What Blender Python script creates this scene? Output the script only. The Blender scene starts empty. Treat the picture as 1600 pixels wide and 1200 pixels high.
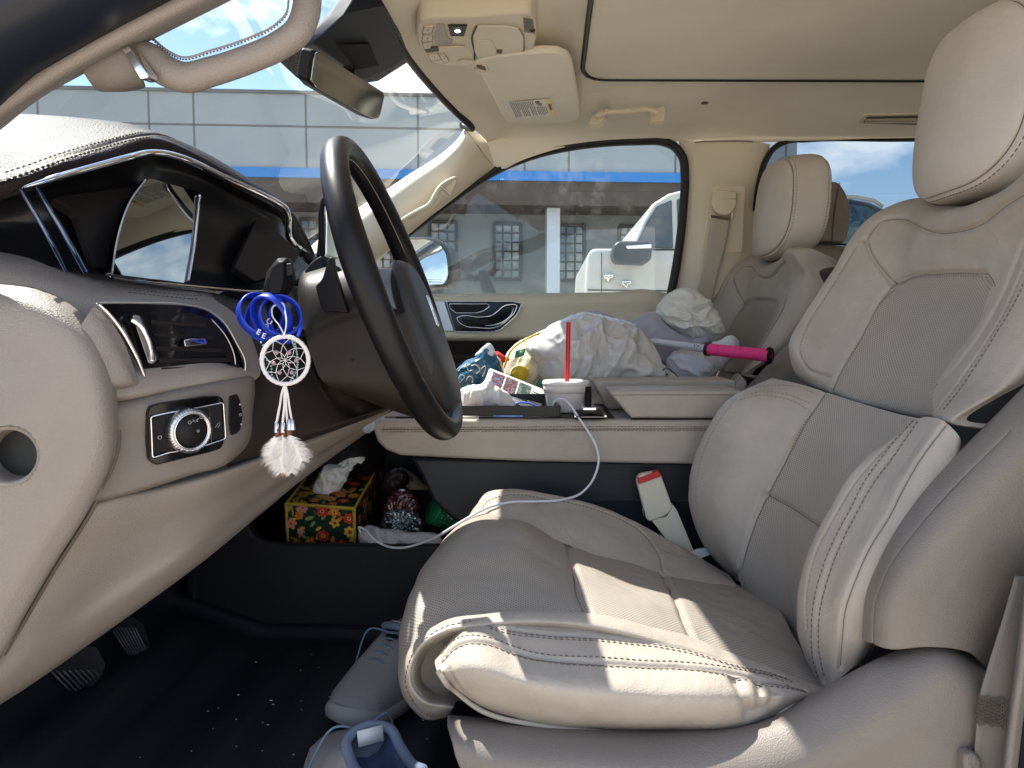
import bpy, bmesh, math, random
import numpy as np
from mathutils import Vector, Matrix, noise
random.seed(7); np.random.seed(7)
sc = bpy.context.scene
col = sc.collection

# ------------------------------------------------------------------ camera
CAM = np.array([0.0, -0.65, 1.2]); FPX = 1200.0
PSI = math.radians(2.617); TH = math.radians(3.958)
FW = np.array([-math.sin(PSI)*math.cos(TH), math.cos(PSI)*math.cos(TH), -math.sin(TH)])
RT = np.array([math.cos(PSI), math.sin(PSI), 0.0])
UP = np.cross(RT, FW)
cd = bpy.data.cameras.new('camera'); cam = bpy.data.objects.new('camera', cd); col.objects.link(cam)
cam.location = CAM; cam.rotation_euler = (math.radians(90)-TH, 0, PSI)
cd.sensor_width = 36; cd.lens = 36*FPX/1600; cd.clip_start = 0.02; cd.clip_end = 2000
sc.camera = cam

# ------------------------------------------------------------------ light
SUN = np.array([-0.54, 0.39, 1.0]); SUN = SUN/np.linalg.norm(SUN)      # towards the sun
EL = math.asin(SUN[2]); 
w = bpy.data.worlds.new('World'); sc.world = w; w.use_nodes = True
nt = w.node_tree; nt.nodes.clear()
N = nt.nodes.new; L = nt.links.new
out = N('ShaderNodeOutputWorld'); bg = N('ShaderNodeBackground'); sky = N('ShaderNodeTexSky')
sky.sky_type = 'NISHITA'; sky.sun_disc = False; sky.sun_elevation = EL
sky.sun_rotation = math.atan2(SUN[0], SUN[1]); sky.air_density = 1.0; sky.dust_density = 0.1; sky.ozone_density = 1.5
tc = N('ShaderNodeTexCoord'); mp = N('ShaderNodeMapping'); mp.inputs['Scale'].default_value = (1, 1, 2.2)
mp.inputs['Location'].default_value = (2.3, 1.7, 0.2)
ns = N('ShaderNodeTexNoise'); ns.inputs['Scale'].default_value = 3.4; ns.inputs['Detail'].default_value = 9; ns.inputs['Roughness'].default_value = .58
rp = N('ShaderNodeValToRGB'); rp.color_ramp.elements[0].position = .50; rp.color_ramp.elements[1].position = .60
mx = N('ShaderNodeMix'); mx.data_type = 'RGBA'
L(tc.outputs['Generated'], mp.inputs['Vector']); L(mp.outputs[0], ns.inputs['Vector']); L(ns.outputs['Fac'], rp.inputs[0])
L(rp.outputs['Color'], mx.inputs['Factor']); L(sky.outputs[0], mx.inputs['A']); mx.inputs['B'].default_value = (7.6, 7.8, 8.1, 1)
L(mx.outputs['Result'], bg.inputs['Color']); bg.inputs['Strength'].default_value = 0.09
L(bg.outputs[0], out.inputs[0])
sl = bpy.data.lights.new('sun', 'SUN'); so = bpy.data.objects.new('sun', sl); col.objects.link(so)
sl.energy = 3.9; sl.angle = math.radians(0.5); sl.color = (1.0, .95, .86)
so.rotation_euler = Vector(SUN).to_track_quat('Z', 'Y').to_euler()
sc.view_settings.view_transform = 'Standard'; sc.view_settings.look = 'None'
sc.view_settings.exposure = 1.6; sc.view_settings.gamma = 1
sc.cycles.max_bounces = 10; sc.cycles.diffuse_bounces = 6; sc.cycles.glossy_bounces = 4
sc.cycles.transparent_max_bounces = 12; sc.cycles.caustics_reflective = False; sc.cycles.caustics_refractive = False
sc.cycles.sample_clamp_indirect = 6; sc.cycles.use_denoising = True
try: sc.cycles.denoiser = 'OPENIMAGEDENOISE'
except Exception: pass

# ------------------------------------------------------------------ helpers
def P(px, py, Y, dx=0, dy=0, dz=0):
    "point at depth Y seen at pixel (px, py) of the 1600x1200 photograph"
    d = FW + RT*((px-800)/FPX) + UP*((600-py)/FPX)
    return CAM + d*((Y-CAM[1])/d[1]) + np.array([dx, dy, dz])
def PZ(px, py, Z):
    d = FW + RT*((px-800)/FPX) + UP*((600-py)/FPX)
    return CAM + d*((Z-CAM[2])/d[2])
def PXc(px, py, X):
    d = FW + RT*((px-800)/FPX) + UP*((600-py)/FPX)
    return CAM + d*((X-CAM[0])/d[0])
def proj(p):
    q = np.asarray(p)-CAM; z = q@FW
    return np.stack([800+FPX*(q@RT)/z, 600-FPX*(q@UP)/z], -1)
def pt(a):
    if isinstance(a, np.ndarray): return a
    if isinstance(a, Vector): return np.array(a)
    return P(*a)
def hs(pts, n=None, t=None, closed=False):
    "smooth interpolating spline through pts, chord-length parameter"
    A = np.array([pt(p) for p in pts], float)
    if closed: A = np.vstack([A[-2:], A, A[:3]])
    m = len(A)
    k = np.concatenate([[0], np.cumsum(np.maximum(np.linalg.norm(np.diff(A, axis=0), axis=1), 1e-6))])
    T = np.zeros_like(A); dk = np.diff(k)[:, None]; s = np.diff(A, axis=0)/dk
    if m > 2: T[1:-1] = (s[:-1]*dk[1:]+s[1:]*dk[:-1])/(dk[1:]+dk[:-1])
    T[0] = s[0]; T[-1] = s[-1]
    if closed: lo, hi = k[2], k[m-3]
    else: lo, hi = k[0], k[-1]
    if t is None: t = np.linspace(0, 1, n, endpoint=not closed)
    x = lo+(hi-lo)*np.asarray(t)
    i = np.clip(np.searchsorted(k, x, side='right')-1, 0, m-2)
    h = (k[i+1]-k[i]); u = ((x-k[i])/h)[:, None]; h = h[:, None]
    return (A[i]*(2*u**3-3*u**2+1)+T[i]*h*(u**3-2*u**2+u)+A[i+1]*(-2*u**3+3*u**2)+T[i+1]*h*(u**3-u**2))
def lin(pts, n, closed=False):
    A = np.array([pt(p) for p in pts], float)
    if closed: A = np.vstack([A, A[:1]])
    k = np.concatenate([[0], np.cumsum(np.linalg.norm(np.diff(A, axis=0), axis=1))])
    x = np.linspace(0, k[-1], n, endpoint=not closed)
    return np.stack([np.interp(x, k, A[:, c]) for c in range(3)], -1)
def colspline(R, knots, x):
    "R: rows x n x 3, interpolate over rows at x"
    m = len(R); k = knots; s = np.diff(R, axis=0)/np.diff(k)[:, None, None]; T = np.zeros_like(R); dk = np.diff(k)[:, None, None]
    if m > 2: T[1:-1] = (s[:-1]*dk[1:]+s[1:]*dk[:-1])/(dk[1:]+dk[:-1])
    T[0] = s[0]; T[-1] = s[-1]
    i = np.clip(np.searchsorted(k, x, side='right')-1, 0, m-2)
    h = (k[i+1]-k[i]); u = ((x-k[i])/h)[:, None, None]; h = h[:, None, None]
    return R[i]*(2*u**3-3*u**2+1)+T[i]*h*(u**3-2*u**2+u)+R[i+1]*(-2*u**3+3*u**2)+T[i+1]*h*(u**3-u**2)
def normals(G):
    a = np.gradient(G, axis=0); b = np.gradient(G, axis=1); n = np.cross(a, b)
    l = np.linalg.norm(n, axis=2, keepdims=True); l[l < 1e-12] = 1
    return n/l

class MB:
    "collects geometry, links it as ONE mesh"
    def __init__(s): s.v = []; s.f = []; s.uv = []; s.n = 0; s.mi = []
    def add(s, v, f, uv=None, mi=0):
        v = np.asarray(v, float).reshape(-1, 3); s.v.append(v)
        s.f += [[i+s.n for i in q] for q in f]; s.mi += [mi]*len(f)
        s.uv.append(np.zeros((len(v), 2)) if uv is None else np.asarray(uv).reshape(-1, 2)); s.n += len(v)
        return s
    def grid(s, G, uv=None, cu=False, cv=False, mi=0):
        nu, nv = G.shape[:2]; f = []
        for i in range(nu if cu else nu-1):
            for j in range(nv if cv else nv-1):
                a = i*nv+j; b = i*nv+(j+1) % nv; c = ((i+1) % nu)*nv+(j+1) % nv; d = ((i+1) % nu)*nv+j
                f.append((a, b, c, d))
        return s.add(G.reshape(-1, 3), f, uv, mi)
    def tube(s, pts, r, n=10, closed=False, cap=True, flat=1.0, upv=None, mi=0):
        A = np.array([pt(p) for p in pts], float); m = len(A)
        r = np.broadcast_to(np.asarray(r, float), (m,))
        T = np.gradient(A, axis=0) if not closed else (np.roll(A, -1, 0)-np.roll(A, 1, 0))
        T /= np.maximum(np.linalg.norm(T, axis=1, keepdims=True), 1e-9)
        u = np.array(upv if upv is not None else ([0, 0, 1.] if abs(T[0][2]) < .9 else [1., 0, 0])); rings = []
        for i in range(m):
            if upv is not None: u = np.array(upv, float)
            u = u-T[i]*(u@T[i]); u /= max(np.linalg.norm(u), 1e-9); b = np.cross(T[i], u)
            th = np.arange(n)*2*math.pi/n
            rings.append(A[i]+r[i]*(np.cos(th)[:, None]*b+flat*np.sin(th)[:, None]*u))
        G = np.array(rings); s.grid(G, cu=closed, cv=True, mi=mi)
        if cap and not closed:
            b = s.n-m*n
            s.f.append(list(range(b, b+n))); s.f.append(list(range(s.n-1, s.n-n-1, -1))); s.mi += [mi, mi]
        return s
    def box(s, c, size, R=None, mi=0):
        x, y, z = [q/2 for q in size]
        v = np.array([[a, b, d] for a in (-x, x) for b in (-y, y) for d in (-z, z)])
        if R is not None: v = v@np.array(R).T
        return s.add(v+np.array(c), [(0, 1, 3, 2), (4, 6, 7, 5), (0, 4, 5, 1), (2, 3, 7, 6), (0, 2, 6, 4), (1, 5, 7, 3)], mi=mi)
    def prism(s, poly, ext, mi=0):
        A = np.array([pt(p) for p in poly], float); n = len(A); B = A+np.asarray(ext, float)
        f = [list(range(n)), list(range(2*n-1, n-1, -1))]+[(i, i+n, (i+1) % n+n, (i+1) % n) for i in range(n)]
        return s.add(np.vstack([A, B]), f, mi=mi)
    def lathe(s, prof, c, n=32, axis=(0, 0, 1), mi=0):
        ax = np.array(axis, float); ax /= np.linalg.norm(ax)
        u = np.cross(ax, [1, 0, 0.]) if abs(ax[0]) < .9 else np.cross(ax, [0, 1., 0]); u /= np.linalg.norm(u); v = np.cross(ax, u)
        th = np.arange(n)*2*math.pi/n
        G = np.array([np.array(c)+ax*z+r*(np.cos(th)[:, None]*u+np.sin(th)[:, None]*v) for r, z in prof])
        return s.grid(G, cv=True, mi=mi)
    def ball(s, c, r, n=12, mi=0):
        m = n//2+1; a = np.linspace(0, math.pi, m)
        r = np.broadcast_to(np.asarray(r, float), (3,)); th = np.arange(n)*2*math.pi/n
        G = np.array([[np.array(c)+r*np.array([math.sin(p)*math.cos(t), math.sin(p)*math.sin(t), math.cos(p)]) for t in th] for p in a])
        return s.grid(G, cv=True, mi=mi)
    def build(s, name, mat, parent=None, smooth=True, bevel=0, seg=3, solid=0, sub=0, off=0):
        me = bpy.data.meshes.new(name); V = np.vstack(s.v)
        me.from_pydata(V.tolist(), [], s.f); 
        uv = np.vstack(s.uv)
        if np.any(uv):
            ul = me.uv_layers.new(name='UVMap'); li = np.empty(len(me.loops), int); me.loops.foreach_get('vertex_index', li)
            ul.data.foreach_set('uv', uv[li].ravel())
        for m in (mat if isinstance(mat, (list, tuple)) else [mat]): me.materials.append(m)
        if len(me.polygons) == len(s.mi) and any(s.mi): me.polygons.foreach_set('material_index', s.mi)
        me.polygons.foreach_set('use_smooth', [smooth]*len(me.polygons)); me.update()
        o = bpy.data.objects.new(name, me); col.objects.link(o)
        if bevel:
            bm = bmesh.new(); bm.from_mesh(me); bmesh.ops.remove_doubles(bm, verts=bm.verts, dist=1e-6); bmesh.ops.recalc_face_normals(bm, faces=bm.faces); bm.to_mesh(me); bm.free()
            b = o.modifiers.new('b', 'BEVEL'); b.width = bevel; b.segments = seg; b.limit_method = 'ANGLE'; b.angle_limit = math.radians(35)
            wn = o.modifiers.new('w', 'WEIGHTED_NORMAL'); wn.keep_sharp = True
        if solid:
            m = o.modifiers.new('s', 'SOLIDIFY'); m.thickness = solid; m.offset = off
        if sub:
            m = o.modifiers.new('u', 'SUBSURF'); m.levels = m.render_levels = sub
        if parent is not None: setpar(o, parent)
        return o
def setpar(o, p):
    o.parent = p; o.matrix_parent_inverse = Matrix.Translation(-Vector(p.location)) if p.parent is None else Matrix.Identity(4)
def thing(name, label, cat, loc=(0, 0, 0), group=None):
    o = bpy.data.objects.new(name, None); col.objects.link(o); o.location = Vector([float(a) for a in loc])
    o.empty_display_size = .05; o['label'] = label; o['category'] = cat
    if group: o['group'] = group
    return o
def tag(o, label=None, cat=None, group=None, kind=None):
    for k, v in (('label', label), ('category', cat), ('group', group), ('kind', kind)):
        if v: o[k] = v
    return o
def struct(o): o['kind'] = 'structure'; return o

class Srf:
    "smooth surface through rows of control points"
    def __init__(s, rows, nu=90, nv=90, knots=None, idx=True, rowlin=False, flip=1):
        s.flip = flip
        rows = [[pt(p) for p in r] for r in rows]
        same = len(set(len(r) for r in rows)) == 1 and idx
        tv = np.linspace(0, 1, nv)
        if same:
            A = np.array(rows); d = np.linalg.norm(np.diff(A, axis=1), axis=2).mean(0)
            kk = np.concatenate([[0], np.cumsum(np.maximum(d, 1e-5))]); kk /= kk[-1]
            R = colspline(np.swapaxes(A, 0, 1), kk, tv); R = np.swapaxes(R, 0, 1)
        else: R = np.array([hs(r, nv) for r in rows])
        if knots is None:
            d = np.linalg.norm(np.diff(R, axis=0), axis=2).mean(1); knots = np.concatenate([[0], np.cumsum(np.maximum(d, 1e-5))]); knots /= knots[-1]
        s.G = colspline(R, np.array(knots, float), np.linspace(0, 1, nu))
        if rowlin:
            s.G = np.stack([np.stack([np.interp(np.linspace(0, 1, nu), knots, R[:, j, c]) for c in range(3)], -1) for j in range(nv)], 1)
        s.fix()
    def fix(s):
        s.N = normals(s.G); s.pp = proj(s.G); s.base = s.G.copy()
        # make normals face the camera on average
        v = CAM-s.G; sgn = np.sign((s.N*v).sum(2).mean()); sgn = (sgn if sgn else 1)*s.flip; s.N *= sgn; s.sgn = sgn
        du = np.linalg.norm(np.diff(s.G, axis=0), axis=2).mean(1); dv = np.linalg.norm(np.diff(s.G, axis=1), axis=2).mean(0)
        U = np.concatenate([[0], np.cumsum(du)]); V = np.concatenate([[0], np.cumsum(dv)])
        s.UV = np.stack(np.meshgrid(U, V, indexing='ij'), -1)
    def at(s, x, y, off=0.0):
        pp = s.pp; d = ((pp-np.array([x, y]))**2).sum(2)
        dist = ((s.base-CAM)@FW)
        face = (s.N*(CAM-s.base)).sum(2) > 0
        best = d+np.where(face, 0, 60)
        i, j = np.unravel_index(np.argmin(best), d.shape)
        i2 = min(i+1, d.shape[0]-1); i1 = max(i-1, 0); j2 = min(j+1, d.shape[1]-1); j1 = max(j-1, 0)
        A = np.stack([(pp[i2, j]-pp[i1, j])/max(i2-i1, 1), (pp[i, j2]-pp[i, j1])/max(j2-j1, 1)], 1)
        r = np.array([x, y])-pp[i, j]
        try: q = np.clip(np.linalg.solve(A, r), -1, 1)
        except Exception: q = np.zeros(2)
        p = s.base[i, j]+q[0]*(s.base[i2, j]-s.base[i1, j])/max(i2-i1, 1)+q[1]*(s.base[i, j2]-s.base[i, j1])/max(j2-j1, 1)
        return p+s.N[i, j]*off, s.N[i, j]
    def line(s, px, off=0.0, step=.0022, top=False):
        if top:
            b0, p0 = s.base, s.pp; s.base = s.G; r = s.line(px, off, step); s.base = b0; return r
        a = [s.at(x, y, 0) for x, y in px]
        P3 = [q[0] for q in a]; L0 = sum(np.linalg.norm(P3[i+1]-P3[i]) for i in range(len(P3)-1))
        n = max(int(L0/step), 8); C = hs(P3, n)
        pr = proj(C); NN = []; out = []
        for k in range(n):
            p, nn = s.at(pr[k][0], pr[k][1]); NN.append(nn)
            out.append(p if np.linalg.norm(p-C[k]) < .02 else C[k])
        out = np.array(out); NN = np.array(NN)
        for _ in range(3): out[1:-1] = (out[:-2]+2*out[1:-1]+out[2:])/4; NN[1:-1] = (NN[:-2]+2*NN[1:-1]+NN[2:])/4
        return out+NN*off, NN
    def groove(s, px, depth=.003, width=.003):
        C, _ = s.line(px); m = len(C)
        F = s.base.reshape(-1, 3); best = np.full(len(F), 9.)
        lo = C.min(0)-width*3; hi = C.max(0)+width*3
        sel = np.where(np.all((F > lo) & (F < hi), axis=1))[0]
        for k in range(0, len(sel), 4000):
            q = F[sel[k:k+4000]]; a = C[:-1]; b = C[1:]; ab = b-a
            t = np.clip(((q[:, None]-a)*ab).sum(2)/np.maximum((ab*ab).sum(1), 1e-12), 0, 1)
            best[sel[k:k+4000]] = np.linalg.norm(q[:, None]-(a+t[..., None]*ab), axis=2).min(1)
        dsp = depth*np.exp(-(best/width)**2)
        s.G = s.G-s.N*dsp.reshape(s.G.shape[:2])[..., None]
        return s
    def puff(s, fn):
        s.G = s.G+s.N*fn[..., None]; return s
    def noise(s, amp, sc_, seed=0, oct_=3, ridge=False):
        F = s.base.reshape(-1, 3); o = np.zeros(len(F))
        for k in range(len(F)):
            p = Vector(F[k]*sc_+seed*7.3); v = 0; a = 1
            for q in range(oct_):
                n_ = noise.noise(p); v += a*((abs(n_)*2-.5) if ridge else n_); a *= .5; p = p*2.1
            o[k] = v
        s.G = s.G+s.N*(amp*o).reshape(s.G.shape[:2])[..., None]; return s
    def mb(s, mb=None):
        mb = mb or MB(); mb.grid(s.G if s.sgn > 0 else s.G, s.UV); return mb
    def build(s, name, mat, parent=None, solid=0, off=0): return s.mb().build(name, mat, parent, solid=solid, off=off)

def seam_tube(srf, lines, name, mat, parent, r=.0009, off=.0002):
    m = MB()
    for l in lines:
        C, _ = srf.line(l, max(off, 0), top=True); m.tube(C, r*.7, 6)
    return m.build(name, mat, parent)
def stitches(srf, lines, name, mat, parent, ln=.0042, gap=.0022, r=.0007, off=.0004):
    m = MB()
    for l in lines:
        C, NN = srf.line(l, off, top=True); k = np.concatenate([[0], np.cumsum(np.linalg.norm(np.diff(C, axis=0), axis=1))])
        x = 0
        while x+ln < k[-1]:
            a = np.array([np.interp(x, k, C[:, c]) for c in range(3)]); b = np.array([np.interp(x+ln, k, C[:, c]) for c in range(3)])
            i = min(int(np.searchsorted(k, x)), len(NN)-1); c = (a+b)/2+NN[i]*r*.6
            m.tube([a-NN[i]*r*.5, c, b-NN[i]*r*.5], [r*.7, r, r*.7], 5); x += ln+gap
    return m.build(name, mat, parent)
def rnd(poly, r, n=5):
    "round the corners of a 3D polygon"
    A = [pt(p) for p in poly]; out = []; m = len(A)
    rr = r if isinstance(r, (list, tuple)) else [r]*m
    for i in range(m):
        a, b, c = A[i-1], A[i], A[(i+1) % m]; la = np.linalg.norm(a-b); lc = np.linalg.norm(c-b)
        q = min(rr[i], la*.45, lc*.45); p0 = b+(a-b)/la*q; p2 = b+(c-b)/lc*q
        for k in range(n+1):
            t = k/n; out.append(p0*(1-t)**2+2*b*t*(1-t)+p2*t*t)
    return out
def plate(poly, thick, name, mat, parent, r=.004, bevel=.0015, n=5, nrm=None):
    A = np.array(rnd(poly, r, n)); c = A.mean(0)
    if nrm is None:
        q = np.linalg.svd(A-c)[2][2]; nrm = q if q@(CAM-c) > 0 else -q
    nrm = np.array(nrm, float); A2 = A-((A-c)@nrm)[:, None]*nrm
    return MB().prism(list(A2), -nrm*thick).build(name, mat, parent, bevel=bevel)
def blob(outline, Y0, D, name, mat, parent=None, amp=.01, scale=12, seed=1, K=34, n=110, back=None, ridge=True, sharp=.5, yslope=0, fall=.52, aniso=(1, 1, 1), warp=.9):
    "crumpled or stuffed soft body whose outline is given at depth Y0; D is its half thickness"
    pts = [(x, y, Y0+yslope*(x-outline[0][0])/1000) for x, y in outline]
    O = hs(pts, n, closed=True); c = O.mean(0); back = D if back is None else back
    def side(sg, DD):
        G = []
        for k in range(K+1):
            r = math.sin(k/K*math.pi/2) if True else k/K
            h = max(1-r**2.4, 0)**sharp
            ring = c+(O-c)*r; v = ring-CAM; v /= np.linalg.norm(v, axis=1, keepdims=True)
            ring = ring-sg*v*DD*h
            G.append(ring)
        return np.array(G)
    m = MB()
    for sg, DD in ((1, D), (-1, back)):
        G = side(sg, DD); Nn = normals(G); v = (CAM-G)*sg; s_ = np.sign((Nn*v).sum(2, keepdims=True)); Nn = Nn*np.where(s_ == 0, 1, s_)
        Nn[0] = (CAM-c)/np.linalg.norm(CAM-c)*sg
        F = G.reshape(-1, 3); o = np.zeros(len(F))
        for k in range(len(F)):
            p = Vector(F[k]*scale*np.array(aniso)+seed*5.1); q = noise.noise_vector(p*.6)*warp; p = p+q; vv = 0; a = 1
            for z in range(4):
                n_ = noise.noise(p); vv += a*((.45-abs(n_)*2) if ridge else n_); a *= fall; p = p*2.03+Vector((3, 1, 2))
            o[k] = vv
        o = o.reshape(G.shape[:2]); 
        fade = np.sin(np.linspace(0, 1, K+1)*math.pi/2)[:, None]; fade = 1-fade**8*.75
        o[0] = o[0].mean(); G = G+Nn*(amp*o*fade)[..., None]
        if sg < 0: G[-1] = last
        last = G[-1].copy()
        m.grid(G, cv=True)
    return m.build(name, mat, parent)
def text(s_, p, xdir, ydir, size, name, mat, parent, ext=.0004, align='CENTER', bold=False):
    c = bpy.data.curves.new(name, 'FONT'); c.body = s_; c.size = size; c.align_x = align; c.align_y = 'CENTER'; c.extrude = ext
    if bold: c.offset = size*.02
    t = bpy.data.objects.new(name+'_tmp', c); col.objects.link(t)
    dg = bpy.context.evaluated_depsgraph_get(); me = bpy.data.meshes.new_from_object(t.evaluated_get(dg)); bpy.data.objects.remove(t)
    x = Vector(xdir).normalized(); y = Vector(ydir); y = (y-x*(y@x)).normalized(); z = x.cross(y)
    M = Matrix((x, y, z)).transposed().to_4x4(); M.translation = Vector(p); me.transform(M)
    me.materials.clear(); me.materials.append(mat); me.name = name
    o = bpy.data.objects.new(name, me); col.objects.link(o)
    if parent is not None: setpar(o, parent)
    return o
def circ(c, nrm, r, n=48, upv=(0, 0, 1), ry=None):
    nrm = np.array(nrm, float); nrm /= np.linalg.norm(nrm); u = np.array(upv, float); u -= nrm*(u@nrm); u /= np.linalg.norm(u); v = np.cross(nrm, u)
    th = np.arange(n)*2*math.pi/n; ry = r if ry is None else ry
    return np.array(c)+r*np.cos(th)[:, None]*u+ry*np.sin(th)[:, None]*v

# ------------------------------------------------------------------ materials
def mat(name, c, rough=.5, metal=0, spec=.5, bump=0, bscale=600, btype='voronoi', coat=0, sheen=0, var=0, vscale=8, trans=0, ior=1.45, emit=None, estr=1, alpha=1, sss=0, c2=None, c2scale=5, c2pos=(.5, .6), bdist=.001):
    m = bpy.data.materials.new(name); m.use_nodes = True; t = m.node_tree; b = t.nodes['Principled BSDF']
    b.inputs['Base Color'].default_value = (*c, 1); b.inputs['Roughness'].default_value = rough; b.inputs['Metallic'].default_value = metal
    b.inputs['Specular IOR Level'].default_value = spec; b.inputs['Coat Weight'].default_value = coat; b.inputs['Coat Roughness'].default_value = .05
    b.inputs['Sheen Weight'].default_value = sheen; b.inputs['Transmission Weight'].default_value = trans; b.inputs['IOR'].default_value = ior
    b.inputs['Alpha'].default_value = alpha
    if sss: b.inputs['Subsurface Weight'].default_value = sss; b.inputs['Subsurface Radius'].default_value = (.01, .01, .01)
    if emit: b.inputs['Emission Color'].default_value = (*emit, 1); b.inputs['Emission Strength'].default_value = estr
    tc = t.nodes.new('ShaderNodeTexCoord')
    colout = None
    if var or c2:
        n = t.nodes.new('ShaderNodeTexNoise'); n.inputs['Scale'].default_value = c2scale if c2 else vscale; n.inputs['Detail'].default_value = 6; n.inputs['Roughness'].default_value = .6
        t.links.new(tc.outputs['Object'], n.inputs['Vector']); r = t.nodes.new('ShaderNodeValToRGB'); t.links.new(n.outputs['Fac'], r.inputs[0])
        if c2: e = r.color_ramp.elements; e[0].position, e[1].position = c2pos; e[0].color = (*c, 1); e[1].color = (*c2, 1)
        else:
            e = r.color_ramp.elements; e[0].position = .3; e[1].position = .7
            e[0].color = (*[q*(1-var) for q in c], 1); e[1].color = (*[min(q*(1+var), 1) for q in c], 1)
        t.links.new(r.outputs['Color'], b.inputs['Base Color'])
    if bump:
        if btype == 'voronoi': n = t.nodes.new('ShaderNodeTexVoronoi'); n.inputs['Scale'].default_value = bscale; o = n.outputs['Distance']
        elif btype == 'noise': n = t.nodes.new('ShaderNodeTexNoise'); n.inputs['Scale'].default_value = bscale; n.inputs['Detail'].default_value = 5; o = n.outputs['Fac']
        t.links.new(tc.outputs['Object'], n.inputs['Vector']); bp = t.nodes.new('ShaderNodeBump'); bp.inputs['Strength'].default_value = bump; bp.inputs['Distance'].default_value = bdist
        t.links.new(o, bp.inputs['Height']); t.links.new(bp.outputs[0], b.inputs['Normal'])
    m['c'] = 1
    return m
def leather_wrinkle(m, scale=22, strength=.25, dist=.004):
    t = m.node_tree; b = t.nodes['Principled BSDF']; tc = t.nodes.new('ShaderNodeTexCoord')
    n = t.nodes.new('ShaderNodeTexNoise'); n.inputs['Scale'].default_value = scale; n.inputs['Detail'].default_value = 4; n.inputs['Distortion'].default_value = 1.5
    bp = t.nodes.new('ShaderNodeBump'); bp.inputs['Strength'].default_value = strength; bp.inputs['Distance'].default_value = dist
    t.links.new(tc.outputs['Object'], n.inputs['Vector']); t.links.new(n.outputs['Fac'], bp.inputs['Height'])
    l = b.inputs['Normal'].links
    if l: t.links.new(l[0].from_socket, bp.inputs['Normal'])
    t.links.new(bp.outputs[0], b.inputs['Normal']); return m
def perforated(name, c, pitch=.0034, rad=.25, rough=.45):
    m = mat(name, c, rough, var=.05, vscale=9); t = m.node_tree; b = t.nodes['Principled BSDF']; nn = t.nodes.new; lk = t.links.new
    uv = nn('ShaderNodeUVMap'); mpg = nn('ShaderNodeMapping'); mpg.inputs['Rotation'].default_value = (0, 0, math.radians(45)); s_ = 1/pitch; mpg.inputs['Scale'].default_value = (s_, s_, 1)
    lk(uv.outputs[0], mpg.inputs[0]); fr = nn('ShaderNodeVectorMath'); fr.operation = 'FRACTION'; lk(mpg.outputs[0], fr.inputs[0])
    sb = nn('ShaderNodeVectorMath'); sb.operation = 'SUBTRACT'; sb.inputs[1].default_value = (.5, .5, 0); lk(fr.outputs[0], sb.inputs[0])
    le = nn('ShaderNodeVectorMath'); le.operation = 'LENGTH'; lk(sb.outputs[0], le.inputs[0])
    mr = nn('ShaderNodeMapRange'); mr.inputs['From Min'].default_value = rad-.1; mr.inputs['From Max'].default_value = rad+.06; lk(le.outputs['Value'], mr.inputs['Value'])
    mixc = nn('ShaderNodeMix'); mixc.data_type = 'RGBA'; mixc.inputs['A'].default_value = (c[0]*.30, c[1]*.28, c[2]*.26, 1)
    src = b.inputs['Base Color'].links[0].from_socket; lk(src, mixc.inputs['B']); lk(mr.outputs[0], mixc.inputs['Factor']); lk(mixc.outputs['Result'], b.inputs['Base Color'])
    bp = nn('ShaderNodeBump'); bp.inputs['Strength'].default_value = .6; bp.inputs['Distance'].default_value = .0012; lk(mr.outputs[0], bp.inputs['Height']); lk(bp.outputs[0], b.inputs['Normal'])
    return leather_wrinkle(m, 16, .15)
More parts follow.
